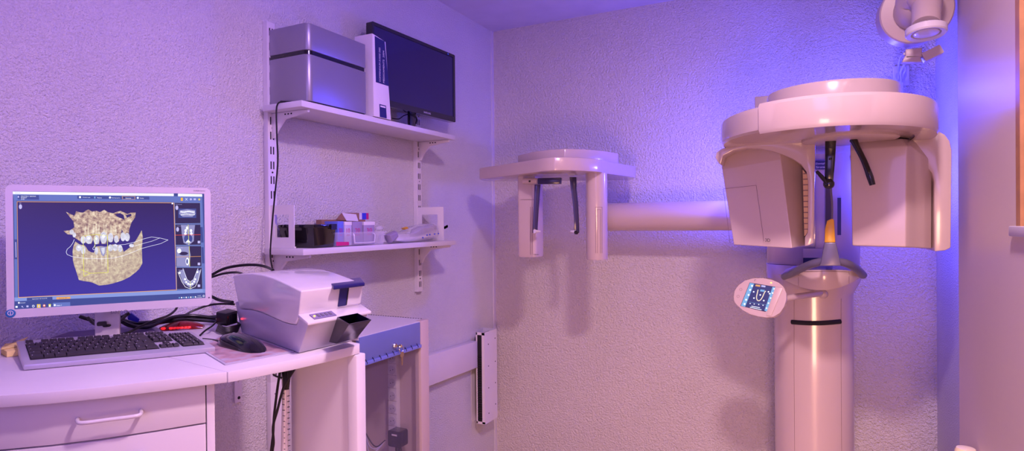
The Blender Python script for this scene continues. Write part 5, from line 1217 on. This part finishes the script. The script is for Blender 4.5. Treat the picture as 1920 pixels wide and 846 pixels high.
# ------------------------------------------------------------------ lights
def area(name, loc, target, size, power, col, sy=None, spread=PI):
    l = bpy.data.lights.new(name, 'AREA'); l.energy = power; l.color = col; l.size = size; l.spread = spread
    if sy: l.shape = 'RECTANGLE'; l.size_y = sy
    o = bpy.data.objects.new(name, l); COL.objects.link(o); o.location = loc
    o.rotation_euler = (Vector(target)-Vector(loc)).to_track_quat('-Z', 'Y').to_euler(); return o
area('ceiling_lamp', (.08, .72, 2.235), (-.12, 1.5, 0), .15, 33, (1.0, .66, .78), spread=2.5)
area('violet_wall_washer', (-.45, .9, 2.2), (-1.66, 1.1, 1.7), .7, 14, (.30, .17, 1.0))
area('warm_bounce_fill', (.22, -.7, .25), (-.25, 3.0, .05), .7, 12, (1.0, .50, .30), spread=1.4)  # added low warm fill to boost the floor's bounce on the rear wall
area('violet_fill', (-.1, -1.1, 1.6), (-1.2, 1.2, .9), 1.0, 9, (.46, .28, 1.0))
def point(name, loc, power, col, r=.03):
    l = bpy.data.lights.new(name, 'POINT'); l.energy = power; l.color = col; l.shadow_soft_size = r
    o = bpy.data.objects.new(name, l); COL.objects.link(o); o.location = loc; return o
BL = (.06, .06, 1.0)
point('blue_lamp_right', P(1665, 330, Y=2.62), 8.5, BL)
point('blue_lamp_left', P(1400, 320, Y=2.70), 17, BL)
point('blue_lamp_top', P(1600, 190, Y=2.80), 7, BL)
wld = bpy.data.worlds.new('room_air'); S.world = wld; wld.use_nodes = True
wn = wld.node_tree.nodes['Background']; wn.inputs[0].default_value = (.27, .15, .60, 1); wn.inputs[1].default_value = .62

# ------------------------------------------------------------------ camera
cd = bpy.data.cameras.new('camera'); cam = bpy.data.objects.new('camera', cd); COL.objects.link(cam)
cd.sensor_fit = 'HORIZONTAL'; cd.sensor_width = 36; cd.lens = 36*F/1920; cd.clip_start = .02
rot = Matrix((RT, UP, -FW)).transposed(); cam.matrix_world = Matrix.Translation(CAM) @ rot.to_4x4()
S.camera = cam
S.view_settings.view_transform = 'Standard'; S.view_settings.look = 'None'; S.view_settings.gamma = 1; S.view_settings.exposure = .14
S.view_settings.use_curve_mapping = False

for o in list(S.objects):
    if o.parent is None:
        if o is cam: o.matrix_world = Matrix.Translation((0, 0, -FZ)) @ o.matrix_world
        else: o.location.z -= FZ
